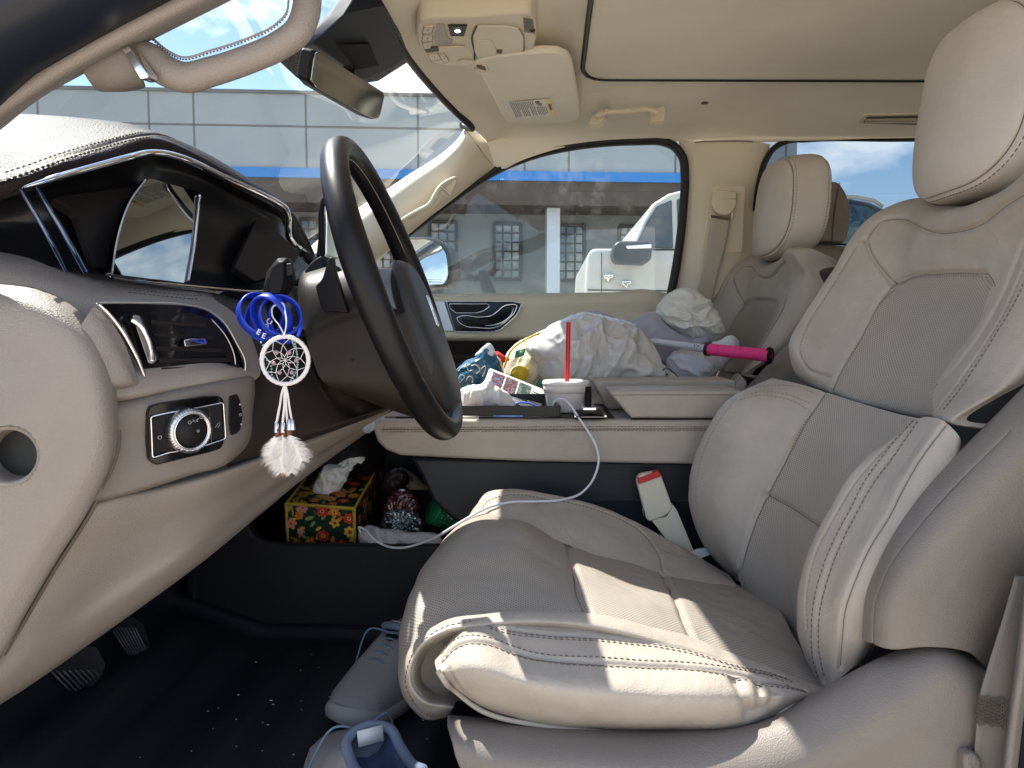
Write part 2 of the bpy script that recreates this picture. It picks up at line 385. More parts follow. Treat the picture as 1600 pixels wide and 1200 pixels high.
def glass(name, tint, dirt=.05, refl=1.0, streak=True, body=0.0):
    m = bpy.data.materials.new(name); m.use_nodes = True; t = m.node_tree; t.nodes.clear(); nn = t.nodes.new; lk = t.links.new
    o = nn('ShaderNodeOutputMaterial'); tr = nn('ShaderNodeBsdfTransparent'); tr.inputs[0].default_value = (*tint, 1)
    gl = nn('ShaderNodeBsdfGlossy'); gl.inputs['Roughness'].default_value = .01; fz = nn('ShaderNodeFresnel'); fz.inputs[0].default_value = 1.5
    mu = nn('ShaderNodeMath'); mu.operation = 'MULTIPLY'; mu.inputs[1].default_value = refl; lk(fz.outputs[0], mu.inputs[0])
    mx = nn('ShaderNodeMixShader'); lk(mu.outputs[0], mx.inputs[0]); lk(tr.outputs[0], mx.inputs[1]); lk(gl.outputs[0], mx.inputs[2])
    df = nn('ShaderNodeBsdfDiffuse'); df.inputs[0].default_value = (.75, .75, .73, 1)
    tl = nn('ShaderNodeBsdfTranslucent'); tl.inputs[0].default_value = (.75, .75, .73, 1); ad = nn('ShaderNodeMixShader'); ad.inputs[0].default_value = .5; lk(df.outputs[0], ad.inputs[1]); lk(tl.outputs[0], ad.inputs[2])
    tc = nn('ShaderNodeTexCoord'); mp_ = nn('ShaderNodeMapping'); mp_.inputs['Rotation'].default_value = (.3, .5, .8); mp_.inputs['Scale'].default_value = (3, 30, 3)
    n1 = nn('ShaderNodeTexNoise'); n1.inputs['Scale'].default_value = 6; n1.inputs['Detail'].default_value = 8; n1.inputs['Roughness'].default_value = .7
    lk(tc.outputs['Object'], mp_.inputs[0]); lk(mp_.outputs[0], n1.inputs['Vector'])
    n2 = nn('ShaderNodeTexNoise'); n2.inputs['Scale'].default_value = 4.5; n2.inputs['Detail'].default_value = 5; lk(tc.outputs['Object'], n2.inputs['Vector'])
    v = nn('ShaderNodeTexVoronoi'); v.inputs['Scale'].default_value = 45; lk(tc.outputs['Object'], v.inputs['Vector'])
    r1 = nn('ShaderNodeMapRange'); r1.inputs['From Min'].default_value = .5; r1.inputs['From Max'].default_value = .85; lk(n1.outputs['Fac'], r1.inputs[0])
    r2 = nn('ShaderNodeMapRange'); r2.inputs['From Min'].default_value = .35; r2.inputs['From Max'].default_value = .8; lk(n2.outputs['Fac'], r2.inputs[0])
    r3 = nn('ShaderNodeMapRange'); r3.inputs['From Min'].default_value = .09; r3.inputs['From Max'].default_value = .05; lk(v.outputs['Distance'], r3.inputs[0])
    a1 = nn('ShaderNodeMath'); a1.operation = 'MULTIPLY'; lk(r1.outputs[0], a1.inputs[0]); lk(r2.outputs[0], a1.inputs[1])
    a2 = nn('ShaderNodeMath'); a2.operation = 'MULTIPLY_ADD'; lk(r3.outputs[0], a2.inputs[0]); lk(r2.outputs[0], a2.inputs[1]); lk(a1.outputs[0], a2.inputs[2])
    a3 = nn('ShaderNodeMath'); a3.operation = 'MULTIPLY_ADD'; a3.inputs[1].default_value = dirt; a3.inputs[2].default_value = body; lk(a2.outputs[0], a3.inputs[0])
    m2 = nn('ShaderNodeMixShader'); lk(a3.outputs[0], m2.inputs[0]); lk(mx.outputs[0], m2.inputs[1]); lk(ad.outputs[0], m2.inputs[2]); lk(m2.outputs[0], o.inputs[0])
    return m
CR = (.395, .345, .296)
M = {}
M['leather'] = leather_wrinkle(mat('cream_leather', CR, .42, bump=.30, bscale=560, var=.10, vscale=9), 20, .42, .005)
M['leather_lit'] = leather_wrinkle(mat('cream_leather_lightened', (.52, .465, .41), .40, bump=.2, bscale=650, var=.09, vscale=7), 14, .3, .005)  # same seat leather, lightened to stand for brighter light on the headrest
M['perf'] = perforated('perforated_leather', (.375, .328, .28))
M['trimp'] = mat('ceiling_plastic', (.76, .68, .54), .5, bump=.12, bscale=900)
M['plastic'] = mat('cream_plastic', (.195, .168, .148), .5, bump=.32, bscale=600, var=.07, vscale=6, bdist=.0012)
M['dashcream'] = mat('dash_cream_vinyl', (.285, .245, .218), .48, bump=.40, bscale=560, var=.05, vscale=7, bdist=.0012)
M['head'] = mat('headliner_cloth', (.87, .815, .70), .9, bump=.5, bscale=420, btype='noise', var=.06, vscale=3)
M['trim'] = mat('pillar_trim', (.70, .64, .52), .6, bump=.15, bscale=900, var=.03)
M['seam'] = mat('seam_dark', (.15, .12, .095), .8)
M['thread'] = mat('stitch_thread', (.16, .13, .11), .8)
M['threadl'] = mat('stitch_thread_light', (.33, .28, .24), .8)
M['dark'] = mat('dark_espresso_leather', (.018, .014, .015), .55, spec=.2, bump=.5, bscale=330, btype='voronoi', bdist=.0014)
M['blkpl'] = mat('black_soft_plastic', (.012, .012, .015), .55, spec=.25, bump=.2, bscale=700)
M['brnpl'] = mat('dark_brown_plastic', (.026, .020, .017), .45, spec=.3, bump=.2, bscale=800)
M['gloss'] = mat('piano_black', (.004, .004, .005), .08, spec=.35, coat=.25)
M['matte'] = mat('matte_black_panel', (.012, .010, .011), .45, spec=.25)
M['chrome'] = mat('chrome', (.86, .87, .9), .07, 1)
M['satin'] = mat('satin_metal', (.62, .62, .63), .28, 1)
M['rubber'] = mat('rubber_seal', (.012, .012, .014), .55)
M['carpet'] = mat('black_carpet', (.011, .013, .018), .95, bump=.8, bscale=300, btype='noise', sheen=.1)
M['wheelL'] = mat('black_wheel_leather', (.009, .008, .009), .36, spec=.35, bump=.12, bscale=900)
# ================================================================== driver seat
def off_row(row, dx=0, dy=0, dz=0): return [pt(p)+np.array([dx, dy, dz]) for p in row]
def make_seat(label):
    T = thing('car_seat', label, 'seat', (.15, .40, .68))
    LE, L2, PF = M['leather'], M['leather_lit'], M['perf']
    # ---- centre cushion
    pre = [(712,1096,.19),(708,1106,.17),(700,1117,.19),(704,1112,.23),(716,1085,.31),(738,1040,.41),(762,1000,.5),(778,985,.54)]
    R = [[(702,1091,.19),(687,1087,.19),(665,1072,.19),(659,1050,.19),(666,1028,.19),(700,1000,.19),(760,990,.19),(900,992,.20),(1088,1030,.2),(1290,1095,.2)],
         [(693,1105,.165),(662,1096,.16),(644,1072,.158),(643,1045,.158),(656,1014,.16),(692,988,.165),(760,976,.17),(905,976,.175),(1087,1020,.18),(1290,1088,.18)],
         [(672,1121,.185),(640,1096,.185),(628,1068,.185),(631,1040,.185),(645,1010,.187),(690,976,.19),(760,963,.19),(918,963,.195),(1087,1008,.2),(1290,1082,.2)],
         [(668,1112,.23),(634,1085,.23),(620,1050,.23),(625,1000,.235),(641,955,.24),(682,930,.245),(765,922,.245),(908,932,.25),(1070,970,.25),(1270,1045,.25)],
         [(680,1075,.31),(650,1040,.31),(632,1000,.31),(634,950,.31),(652,904,.315),(692,876,.32),(775,868,.32),(898,895,.33),(1055,935,.33),(1240,995,.33)],
         [(705,1030,.41),(678,990,.41),(662,950,.41),(662,905,.41),(680,862,.415),(718,832,.42),(795,827,.42),(890,865,.43),(1043,908,.43),(1215,950,.43)],
         [(730,990,.50),(705,950,.50),(690,910,.50),(692,868,.50),(707,832,.505),(742,806,.51),(805,812,.51),(887,846,.52),(1037,895,.52),(1195,925,.52)],
         [(745,975,.54),(725,940,.54),(712,900,.54),(713,860,.54),(727,822,.545),(757,798,.55),(815,806,.55),(892,842,.55),(1042,892,.55),(1190,920,.55)]]
    R = [[p]+r for p, r in zip(pre, R)]
    s = Srf(R, 230, 330)
    s.groove([(672,1121),(640,1096),(628,1068),(631,1040),(645,1010),(690,976),(737,966),(800,964)], .003, .003)
    s1 = [(921,962),(908,932),(898,895),(888,850)]; s2 = [(1087,1010),(1070,970),(1055,935),(1037,897)]
    s.groove(s1, .006, .005).groove(s2, .005, .0045)
    s.puff(.0045*np.sin(s.UV[..., 1]*38)*0)
    s.noise(.0028, 11, 3, 3)
    pc = s.build('cushion_centre', PF, T)
    seam_tube(s, [s1, s2], 'cross_seam', M['seam'], pc, .0008)
    # smooth cheek wrap on the near side of the roll
    fill = [(728,1094,.215),(722,1088,.215),(712,1078,.215),(704,1064,.215),(700,1046,.215),(706,1028,.215),(722,1012,.215),(770,1004,.215),(905,1002,.22),(1088,1040,.22),(1290,1100,.22)]
    Rc = [fill, off_row(R[0], 0, -.003, .001), off_row(R[1], -.001, -.004, .002), off_row(R[2], 0, -.003, .0035)]
    Rc.append(off_row(R[2], .0015, .006, .0015)); Rc.append(off_row(R[2], .004, .012, -.006))
    sc_ = Srf(Rc, 60, 260)
    ck = sc_.build('front_roll_cheek', LE, T)
    stitches(sc_, [[(655,1104),(645,1094),(634,1068),(638,1040),(650,1014),(690,982),(740,970)]], 'stitching', M['thread'], ck)
    # ---- far bolster
    R = [[(715,905,.50),(718,852,.50),(738,814,.50),(785,808,.50),(860,840,.50),(940,870,.50),(1037,902,.50),(1160,930,.50)],
         [(716,895,.525),(721,838,.525),(742,802,.525),(788,797,.525),(860,818,.525),(940,845,.525),(1032,884,.525),(1150,914,.525)],
         [(728,880,.575),(731,820,.575),(750,784,.575),(790,775,.575),(850,788,.575),(925,806,.575),(1012,845,.575),(1140,900,.575)],
         [(750,870,.61),(745,812,.61),(760,773,.61),(790,765,.61),(850,771,.61),(930,789,.61),(1025,832,.61),(1135,896,.61)],
         [(780,900,.625),(770,850,.625),(780,810,.625),(805,800,.625),(865,805,.625),(945,825,.625),(1040,870,.625),(1150,930,.625)]]
    s = Srf(R, 130, 260, flip=-1)
    st = [(748,797),(765,780),(800,772),(850,778),(900,786),(960,806),(1005,832),(1030,865),(1036,893)]
    s.groove(st, .002, .0022).noise(.0015, 14, 5)
    fb = s.build('side_bolster', LE, T); stitches(s, [st], 'stitching', M['thread'], fb)
    # ---- near bolster
    R = [[(712,1010,.21),(760,990,.215),(840,990,.22),(940,995,.22),(1050,1010,.22),(1150,1040,.22),(1230,1070,.22),(1287,1092,.22)],
         [(694,1012,.19),(738,968,.195),(840,963,.2),(940,970,.2),(1050,988,.2),(1150,1022,.2),(1230,1055,.2),(1289,1084,.2)],
         [(684,1024,.165),(728,986,.165),(835,981,.17),(940,990,.175),(1050,1008,.175),(1150,1030,.18),(1235,1063,.19),(1291,1084,.195)],
         [(680,1036,.14),(725,1006,.135),(835,1026,.132),(940,1036,.132),(1050,1042,.135),(1150,1050,.14),(1235,1072,.155),(1293,1086,.185)],
         [(684,1050,.118),(735,1044,.103),(838,1070,.098),(940,1082,.098),(1050,1088,.10),(1150,1090,.108),(1225,1088,.13),(1290,1088,.18)],
         [(694,1062,.122),(742,1084,.112),(842,1110,.112),(942,1124,.113),(1050,1130,.115),(1150,1128,.12),(1215,1112,.135),(1288,1092,.18)],
         [(706,1072,.135),(748,1104,.132),(846,1131,.134),(945,1140,.136),(1050,1143,.138),(1150,1141,.14),(1200,1130,.145),(1285,1098,.18)],
         [(722,1074,.16),(765,1112,.16),(850,1140,.16),(950,1150,.16),(1050,1152,.16),(1150,1150,.16),(1215,1130,.16),(1287,1105,.19)]]
    s = Srf(R, 190, 420)
    m1 = [(690,1030),(710,1010),(735,1003),(765,1005),(800,1015),(840,1026),(890,1032),(940,1036),(1000,1040),(1070,1043),(1137,1049),(1203,1064),(1257,1078)]
    m1b = [(x, y-7) for x, y in m1]; m1c = [(x, y+6) for x, y in m1]
    up = [(765,978),(800,984),(850,989),(900,992),(967,999),(1050,1010),(1130,1028),(1200,1050),(1250,1070)]
    s.groove(m1, .0035, .0028).groove(up, .0025, .0025)
    s.groove([(1150,1062),(1165,1090),(1172,1118)], .006, .007).groove([(1185,1060),(1190,1085),(1188,1112)], .005, .006).groove([(1210,1078),(1207,1098)], .004, .006)
    s.groove([(700,1046),(705,1060),(716,1076)], .003, .004).noise(.0022, 12, 9)
    nb = s.build('side_bolster', LE, T)
    seam_tube(s, [m1], 'seam', M['seam'], nb, .0008, -.002)
    stitches(s, [m1b, m1c, up, [(x, y+7) for x, y in up]], 'stitching', M['thread'], nb)
    MB().tube(hs([(684,1048,.112),(694,1064,.108),(708,1077,.13),(748,1108,.128),(846,1134,.130),(945,1144,.132),(1050,1147,.134),(1150,1145,.136),(1200,1134,.14),(1222,1112,.14),(1290,1090,.18)], 120), .0028, 8).build('piping', LE, nb)
    # ---- lower backrest
    R = [[(1240,600,.635),(1185,622,.635),(1150,672,.635),(1120,732,.635),(1112,790,.635),(1128,850,.635),(1165,905,.635)],
         [(1204,590,.615),(1140,622,.615),(1100,680,.615),(1078,745,.615),(1080,800,.615),(1103,858,.615),(1150,908,.615)],
         [(1235,596,.565),(1178,628,.56),(1140,690,.56),(1116,755,.56),(1113,810,.56),(1125,860,.56),(1158,912,.56)],
         [(1288,612,.51),(1250,662,.51),(1222,718,.51),(1192,775,.51),(1168,835,.51),(1155,885,.51),(1165,930,.51)],
         [(1365,636,.40),(1330,692,.40),(1293,752,.40),(1260,812,.40),(1238,870,.40),(1228,930,.40),(1232,985,.40)],
         [(1418,650,.31),(1383,702,.31),(1338,762,.31),(1293,822,.31),(1265,880,.31),(1252,945,.31),(1262,1020,.31)],
         [(1450,656,.26),(1415,712,.26),(1370,775,.26),(1322,835,.26),(1290,895,.26),(1275,955,.26),(1285,1040,.26)]]
    s = Srf(R, 260, 250)
    s3 = [(1286,614),(1255,662),(1226,716),(1196,770),(1172,830),(1157,880),(1153,905)]; s4 = [(1193,771),(1225,788),(1262,812),(1290,828)]
    s.groove(s3, .005, .004).groove(s4, .004, .004).noise(.002, 10, 4)
    # split into leather bolster and perforated centre by column of rows
    k = np.argmin([abs(np.mean(s.base[i, :, 1])-.508) for i in range(s.G.shape[0])])
    a = MB(); a.grid(s.G[:k+1], s.UV[:k+1]); fbk = a.build('lumbar_bolster', LE, T)
    a = MB(); a.grid(s.G[k:], s.UV[k:]); cb = a.build('backrest_centre', PF, T)
    seam_tube(s, [s3, s4], 'seam', M['seam'], cb, .0008)
    yk = [(1173,612),(1200,612),(1230,620),(1262,634)]
    s.base = s.G
    stitches(s, [[(1160,618),(1185,611),(1215,613),(1240,620),(1268,632)], [(1155,625),(1185,617),(1215,620),(1240,628),(1262,640)], [(1180,602),(1215,600),(1245,604),(1280,618)],
                 [(1150,622),(1115,672),(1092,730),(1090,790),(1108,845),(1140,890)]], 'stitching', M['threadl'], fbk)
    # ---- near lower bolster
    R = [[(1425,690,.28),(1365,745,.28),(1315,805,.28),(1283,865,.28),(1268,930,.28),(1268,990,.28),(1282,1050,.28)],
         [(1422,664,.255),(1352,718,.255),(1300,790,.255),(1264,860,.255),(1245,930,.255),(1246,990,.255),(1276,1062,.255)],
         [(1440,653,.225),(1385,712,.225),(1333,786,.22),(1292,860,.22),(1267,930,.22),(1261,1000,.22),(1280,1072,.225)],
         [(1455,652,.20),(1418,712,.195),(1365,788,.19),(1320,865,.188),(1294,935,.188),(1285,1000,.19),(1290,1075,.20)],
         [(1478,660,.175),(1450,705,.168),(1402,785,.16),(1354,862,.156),(1324,935,.156),(1314,1000,.16),(1306,1066,.175)],
         [(1497,680,.165),(1482,735,.157),(1430,802,.15),(1388,862,.146),(1360,930,.146),(1351,985,.15),(1332,1045,.165)],
         [(1497,712,.185),(1494,760,.185),(1450,820,.185),(1412,880,.185),(1390,950,.185),(1372,1000,.185),(1350,1045,.19)]]
    s = Srf(R, 170, 330)
    g1 = [(1430,657),(1395,705),(1367,744),(1333,800),(1303,860),(1285,913),(1276,967),(1275,1017),(1285,1063)]
    g2 = [(1476,663),(1447,700),(1415,750),(1387,803),(1353,860),(1330,917),(1317,955),(1313,1000),(1312,1045)]
    g3 = [(1410,668),(1375,708),(1335,755),(1303,805),(1275,860),(1258,930),(1258,985)]
    s.groove(g1, .0035, .003).groove(g2, .0028, .0025).groove(g3, .002, .0022).noise(.0018, 12, 8)
    lb = s.build('lumbar_bolster', LE, T); seam_tube(s, [g2], 'seam', M['seam'], lb, .0007)
    stitches(s, [[(x+5, y+3) for x, y in g1], [(x-7, y-3) for x, y in g1]], 'stitching', M['thread'], lb)
    stitches(s, [g3], 'stitching', M['threadl'], lb)
    # ---- shoulder piece
    R = [[(1430,345,.64),(1392,385,.64),(1342,452,.64),(1296,525,.64),(1268,562,.64),(1268,590,.64)],
         [(1403,318,.615),(1345,352,.615),(1298,425,.615),(1256,492,.615),(1233,545,.615),(1250,592,.615)],
         [(1418,316,.58),(1366,362,.58),(1325,432,.58),(1284,508,.58),(1257,558,.575),(1268,604,.575)],
         [(1440,318,.53),(1400,380,.53),(1378,440,.53),(1340,512,.53),(1310,572,.53),(1297,614,.53)],
         [(1458,328,.46),(1438,390,.46),(1424,462,.465),(1392,536,.465),(1358,598,.465),(1342,630,.465)],
         [(1482,329,.40),(1480,392,.40),(1470,462,.405),(1442,535,.405),(1410,598,.405),(1394,644,.405)],
         [(1530,316,.33),(1535,385,.33),(1522,458,.335),(1494,530,.335),(1458,600,.335),(1438,653,.335)],
         [(1578,290,.27),(1590,365,.27),(1572,440,.27),(1532,520,.27),(1485,598,.27),(1456,652,.27)],
         [(1612,262,.225),(1632,345,.225),(1612,430,.22),(1565,515,.215),(1515,595,.215),(1462,655,.22)],
         [(1668,262,.18),(1700,345,.18),(1680,440,.175),(1630,520,.17),(1560,605,.17),(1484,660,.18)],
         [(1740,320,.19),(1765,390,.18),(1740,470,.175),(1680,540,.17),(1602,598,.17),(1510,655,.18)]]
    R = [[pt(r[0])+np.array([.075, 0, -.012]), pt(r[0])+np.array([.03, 0, .006])]+list(r)+[pt(r[-1])+np.array([.03, 0, -.006])] for r in R]
    s = Srf(R, 330, 260)
    topg = [(1352,372),(1375,345),(1405,340),(1430,352),(1455,364),(1495,364),(1530,352),(1565,325),(1600,303)]
    star = [(1352,374),(1362,400),(1380,425),(1393,443)]; perf_l = [(1393,443),(1370,475),(1340,530),(1315,575),(1298,610)]
    perf_t = [(1393,443),(1420,432),(1460,428),(1510,427),(1540,432),(1545,445)]; perf_r = [(1545,445),(1530,500),(1490,560),(1456,612),(1455,640)]
    near1 = [(1600,375),(1572,440),(1535,510),(1495,570),(1457,610)]; near2 = [(1600,412),(1575,465),(1540,530),(1500,590),(1463,640)]
    s.groove(topg, .004, .0035).groove(star, .004, .0035).groove(perf_l, .004, .0035).groove(perf_t, .005, .004).groove(near1, .004, .0035).groove(near2, .003, .003)
    far = [(1335,385),(1295,450),(1258,512),(1247,548),(1262,577),(1297,588)]
    s.groove(far, .0028, .003).noise(.0022, 9, 12)
    # perforated region inside the star seams
    G = s.G; pp = s.pp
    poly = np.array([(1393,443),(1420,432),(1460,428),(1510,427),(1540,432),(1546,445),(1530,500),(1490,560),(1456,612),(1457,670),(1290,628),(1298,610),(1315,575),(1340,530),(1370,475)], float)
    def inside(p):
        x, y = p[..., 0], p[..., 1]; r = np.zeros(x.shape, bool); n = len(poly)
        for i in range(n):
            x1, y1 = poly[i]; x2, y2 = poly[(i+1) % n]
            c = ((y1 > y) != (y2 > y)) & (x < (x2-x1)*(y-y1)/(y2-y1+1e-9)+x1); r ^= c
        return r
    ins = inside(pp) & (np.abs(s.N[..., 1]) < .97)
    m = MB(); nu, nv = G.shape[:2]; f0 = []; mi = []
    cen = (ins[:-1, :-1].astype(int)+ins[1:, :-1]+ins[:-1, 1:]+ins[1:, 1:])
    m.grid(G, s.UV); m.mi = [1 if cen.ravel()[k] >= 2 else 0 for k in range(len(m.f))]
    sh = m.build('shoulder_panel', [LE, PF], T)
    seam_tube(s, [star, perf_l, perf_t, topg], 'seam', M['seam'], sh, .0008, -.0015)
    stitches(s, [[(x, y+7) for x, y in near2], far], 'stitching', M['threadl'], sh)
    stitches(s, [[(x+9, y+5) for x, y in near2]], 'stitching', M['thread'], sh)
    # ---- hard back shell (near side) and its rear
    R = [[(1362,996,.185),(1366,930,.185),(1392,860,.185),(1437,790,.185),(1505,712,.185),(1565,655,.185),(1650,570,.185),(1720,480,.19)],
         [(1358,1000,.14),(1364,932,.14),(1392,866,.14),(1440,795,.14),(1510,718,.14),(1580,645,.14),(1660,565,.14),(1740,480,.15)],
         [(1372,1006,.115),(1376,945,.115),(1400,885,.115),(1446,822,.115),(1515,745,.115),(1580,680,.115),(1680,590,.115),(1770,490,.125)],
         [(1392,1011,.102),(1393,955,.102),(1412,905,.102),(1450,855,.102),(1510,790,.102),(1575,725,.102),(1700,615,.102),(1800,510,.11)],
         [(1440,1007,.10),(1447,960,.10),(1468,912,.10),(1512,862,.10),(1565,802,.10),(1625,745,.10),(1750,640,.10),(1860,530,.10)],
         [(1500,1013,.105),(1508,970,.105),(1530,930,.105),(1570,880,.105),(1620,830,.105),(1690,770,.105),(1800,680,.105),(1920,560,.105)],
         [(1545,1050,.12),(1560,1000,.12),(1590,960,.12),(1640,910,.12),(1700,860,.12),(1770,800,.12),(1880,720,.12),(2000,600,.12)]]
    s = Srf(R, 120, 160); s.groove([(1372,1003),(1374,950),(1398,887),(1445,822),(1515,745),(1580,680)], .0015, .002)
    s.build('back_shell', M['plastic'], T, solid=.006, off=-1)
    # rear of backrest
    R = [[(1362,996,.185,.03),(1366,930,.185,.03),(1437,790,.185,.03),(1565,655,.185,.03),(1720,480,.19,.03)]]
    a = np.array([[.46, .83], [.49, .95], [.55, 1.08], [.65, 1.22], [.70, 1.36]])
    rows = []
    for y in (.13, .2, .4, .6, .655): rows.append([np.array([x+(.03 if .15 < y < .64 else 0), y, z]) for x, z in a])
    Srf(rows, 20, 30).build('back_panel', M['plastic'], T, solid=.01)
    rows = [[np.array([x-.0, .655, z]), np.array([x-.09, .655, z+.02])] for x, z in a]
    Srf(rows, 20, 8).build('back_shell', M['plastic'], T, solid=.005)
    # ---- base side shield
    R = [[(700,1128,.2),(800,1142,.2),(900,1150,.2),(1050,1155,.2),(1190,1150,.2),(1300,1090,.2),(1392,1042,.2),(1457,1022,.2),(1535,1060,.2)],
         [(699,1128,.15),(800,1136,.145),(900,1144,.14),(1050,1148,.138),(1195,1134,.138),(1300,1080,.14),(1390,1032,.145),(1455,1011,.145),(1532,1042,.145)],
         [(700,1140,.11),(800,1155,.108),(900,1165,.105),(1050,1172,.10),(1205,1150,.10),(1306,1098,.104),(1396,1045,.108),(1462,1022,.108),(1540,1060,.11)],
         [(706,1160,.092),(800,1182,.088),(900,1192,.085),(1050,1200,.082),(1205,1188,.082),(1318,1140,.085),(1410,1085,.088),(1476,1052,.09),(1550,1092,.09)],
         [(725,1205,.086),(800,1225,.082),(900,1240,.08),(1050,1250,.078),(1200,1245,.078),(1325,1215,.08),(1420,1180,.082),(1485,1160,.084),(1560,1170,.086)],
         [(760,1290,.09),(820,1310,.09),(910,1330,.09),(1050,1340,.09),(1200,1340,.09),(1330,1330,.09),(1425,1320,.09),(1490,1310,.09),(1575,1310,.09)]]
    s = Srf(R, 90, 200); s.build('side_shield', M['plastic'], T, solid=.006, off=-1)
    MB().box((.13, .40, .70), (.42, .42, .10)).build('seat_frame', M['blkpl'], T, bevel=.02)
    plate([(742,1192,.083),(800,1204,.081),(845,1210,.081),(845,1260,.081),(750,1240,.083)], .004, 'switch_bezel', M['plastic'], T, .006, .001)
    # ---- headrest
    def ring(x, sy, sz, cz, n=64):
        th = np.arange(n)*2*math.pi/n; e = .52; c, s_ = np.cos(th), np.sin(th)
        y = np.sign(c)*np.abs(c)**e*sy; z = np.sign(s_)*np.abs(s_)**e*sz
        y = y*(1-.10*(z/sz)*1.0*(z > 0)-.16*np.abs(z/sz)**3*(z < 0)*1.0)
        return np.stack([np.full(n, x)+.28*(z)*1.0*.35+1.25*y**2, .405+y, cz+z], -1)
    prof = [(.5115, .0004, .0003), (.512, .03, .027), (.513, .062, .056), (.517, .095, .085), (.524, .118, .105), (.536, .130, .114), (.556, .136, .119), (.578, .139, .121), (.598, .138, .121), (.615, .130, .115), (.626, .112, .10), (.632, .06, .06), (.633, .0005, .0005)]
    G = np.array([ring(x, a_, b_, 1.492) for x, a_, b_ in prof]); 
    G = colspline(G, np.linspace(0, 1, len(prof)), np.linspace(0, 1, 120)); 
    # seam grooves at two rings
    Nn = normals(np.concatenate([G, G[:, :1]], 1))[:, :-1]; ctr = G.mean((0, 1)); Nn *= np.sign((Nn*(G-ctr)).sum(2, keepdims=True))
    for q in (.40, .74):
        d = np.abs(np.linspace(0, 1, 120)-q); G = G-Nn*(.0035*np.exp(-(d/.012)**2))[:, None, None]
    hr = MB().grid(G, cv=True).build('headrest', M['leather_lit'], T)
    m = MB()
    for q, o_ in ((.43, .0), (.71, 0), (.77, 0)):
        k = int(q*119); C = hs(list(G[k]), 800, closed=True)
        for i in range(0, 796, 7): m.tube([C[i], C[i+2], C[i+4]], .0007, 5)
    m.build('stitching', M['thread'], hr)
    MB().tube(hs(list(G[int(.40*119)]), 160, closed=True), .0009, 6, closed=True).build('seam', M['seam'], hr)
    for y in (.355, .455):
        MB().tube([(np.array([.60, y, 1.40])), np.array([.575, y, 1.33])], .006, 12).build('headrest_post', M['chrome'], T)
        MB().lathe([(.0001, .0), (.014, .0), (.016, -.006), (.016, -.012)], (.588, y, 1.372), 20, (.3, 0, 1)).build('post_guide', M['plastic'], T)
    MB().box((.59, .405, 1.372), (.035, .17, .014)).build('headrest_bracket', M['plastic'], T, bevel=.004)
    return T
seat = make_seat('front driver seat in cream leather with sunlit cushion, nearest the open door')
def dup(root, dloc, label=None, rot=None):
    r = root.copy(); col.objects.link(r); r.location = root.location+Vector(dloc)
    if label: r['label'] = label
    if rot: r.rotation_euler = rot
    for ch in list(root.children):
        c = ch.copy(); col.objects.link(c); c.parent = r; c.matrix_parent_inverse = ch.matrix_parent_inverse.copy()
        for g in list(ch.children):
            d = g.copy(); col.objects.link(d); d.parent = c; d.matrix_parent_inverse = g.matrix_parent_inverse.copy()
    return r
seat2 = dup(seat, (0.0, .86, 0.0), 'front passenger seat in cream leather with towel and bags heaped on it')
for o in (seat, seat2): o['group'] = 'front seats of the car'
# ================================================================== setting: outside ground
g = MB().add([(-400, -300, 0), (400, -300, 0), (400, 600, 0), (-400, 600, 0)], [(0, 1, 2, 3)])
M['ground'] = mat('concrete_ground', (.46, .395, .32), .9, bump=.4, bscale=60, btype='noise', var=.12, vscale=.6)
struct(g.build('ground', M['ground']))
# ---- building
def bpt(px, py): # on the facade plane, receding to the right
    d = FW+RT*((px-800)/FPX)+UP*((600-py)/FPX); n = np.array([-.115, 1, 0]); p0 = np.array([0, 15.5, 0])
    return CAM+d*(((p0-CAM)@n)/(d@n))
BN = np.array([-.115, 1, 0]); BN /= np.linalg.norm(BN); BX = np.array([1, .115, 0]); BX /= np.linalg.norm(BX)
def bplate(x0, y0, x1, y1, front, thick, name, m, parent, bevel=0):
    A = [bpt(x0, y0), bpt(x1, y0), bpt(x1, y1), bpt(x0, y1)]
    za = (A[0][2]+A[1][2])/2; zb = (A[2][2]+A[3][2])/2; A[0][2] = A[1][2] = za; A[2][2] = A[3][2] = zb; A[2][:2] = A[1][:2]; A[3][:2] = A[0][:2]
    return MB().prism([a-BN*front for a in A], BN*thick).build(name, m, parent, smooth=False)
B = thing('showroom_building', 'long pale grey panelled building with a blue stripe and gridded windows', 'building', (1, 15.6, 0))
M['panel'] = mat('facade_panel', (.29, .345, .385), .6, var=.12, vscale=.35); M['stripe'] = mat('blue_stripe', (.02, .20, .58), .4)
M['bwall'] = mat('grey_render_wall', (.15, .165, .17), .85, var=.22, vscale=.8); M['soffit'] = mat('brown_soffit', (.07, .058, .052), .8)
M['joint'] = mat('panel_joint', (.13, .14, .15), .8); M['winfr'] = mat('window_frame_dark', (.02, .022, .024), .5)
M['post'] = mat('pale_post', (.50, .56, .62), .5); M['brick'] = mat('tan_sill', (.30, .25, .20), .9, var=.1)
M['wglass'] = mat('building_glass', (.05, .07, .09), .08, spec=.8, c2=(.30, .30, .27), c2scale=.9, c2pos=(.48, .58))
KF = 15.6/14.4
def zk(z): return 1.2+(z-1.2)/KF
def xk(x): return 855+(x-855)/KF
ztop = zk(bpt(640, 150)[2]); zs0 = zk(bpt(640, 265)[2]); zs1 = zk(bpt(640, 280)[2]); zb = 0.0
def bq(px0, px1, z0, z1, front, thick, name, m, parent):
    a = bpt(px0, 400); b = bpt(px1, 400)
    v = [np.array([a[0], a[1], z1]), np.array([b[0], b[1], z1]), np.array([b[0], b[1], z0]), np.array([a[0], a[1], z0])]
    return MB().prism([q-BN*front for q in v], BN*thick).build(name, m, parent, smooth=False)
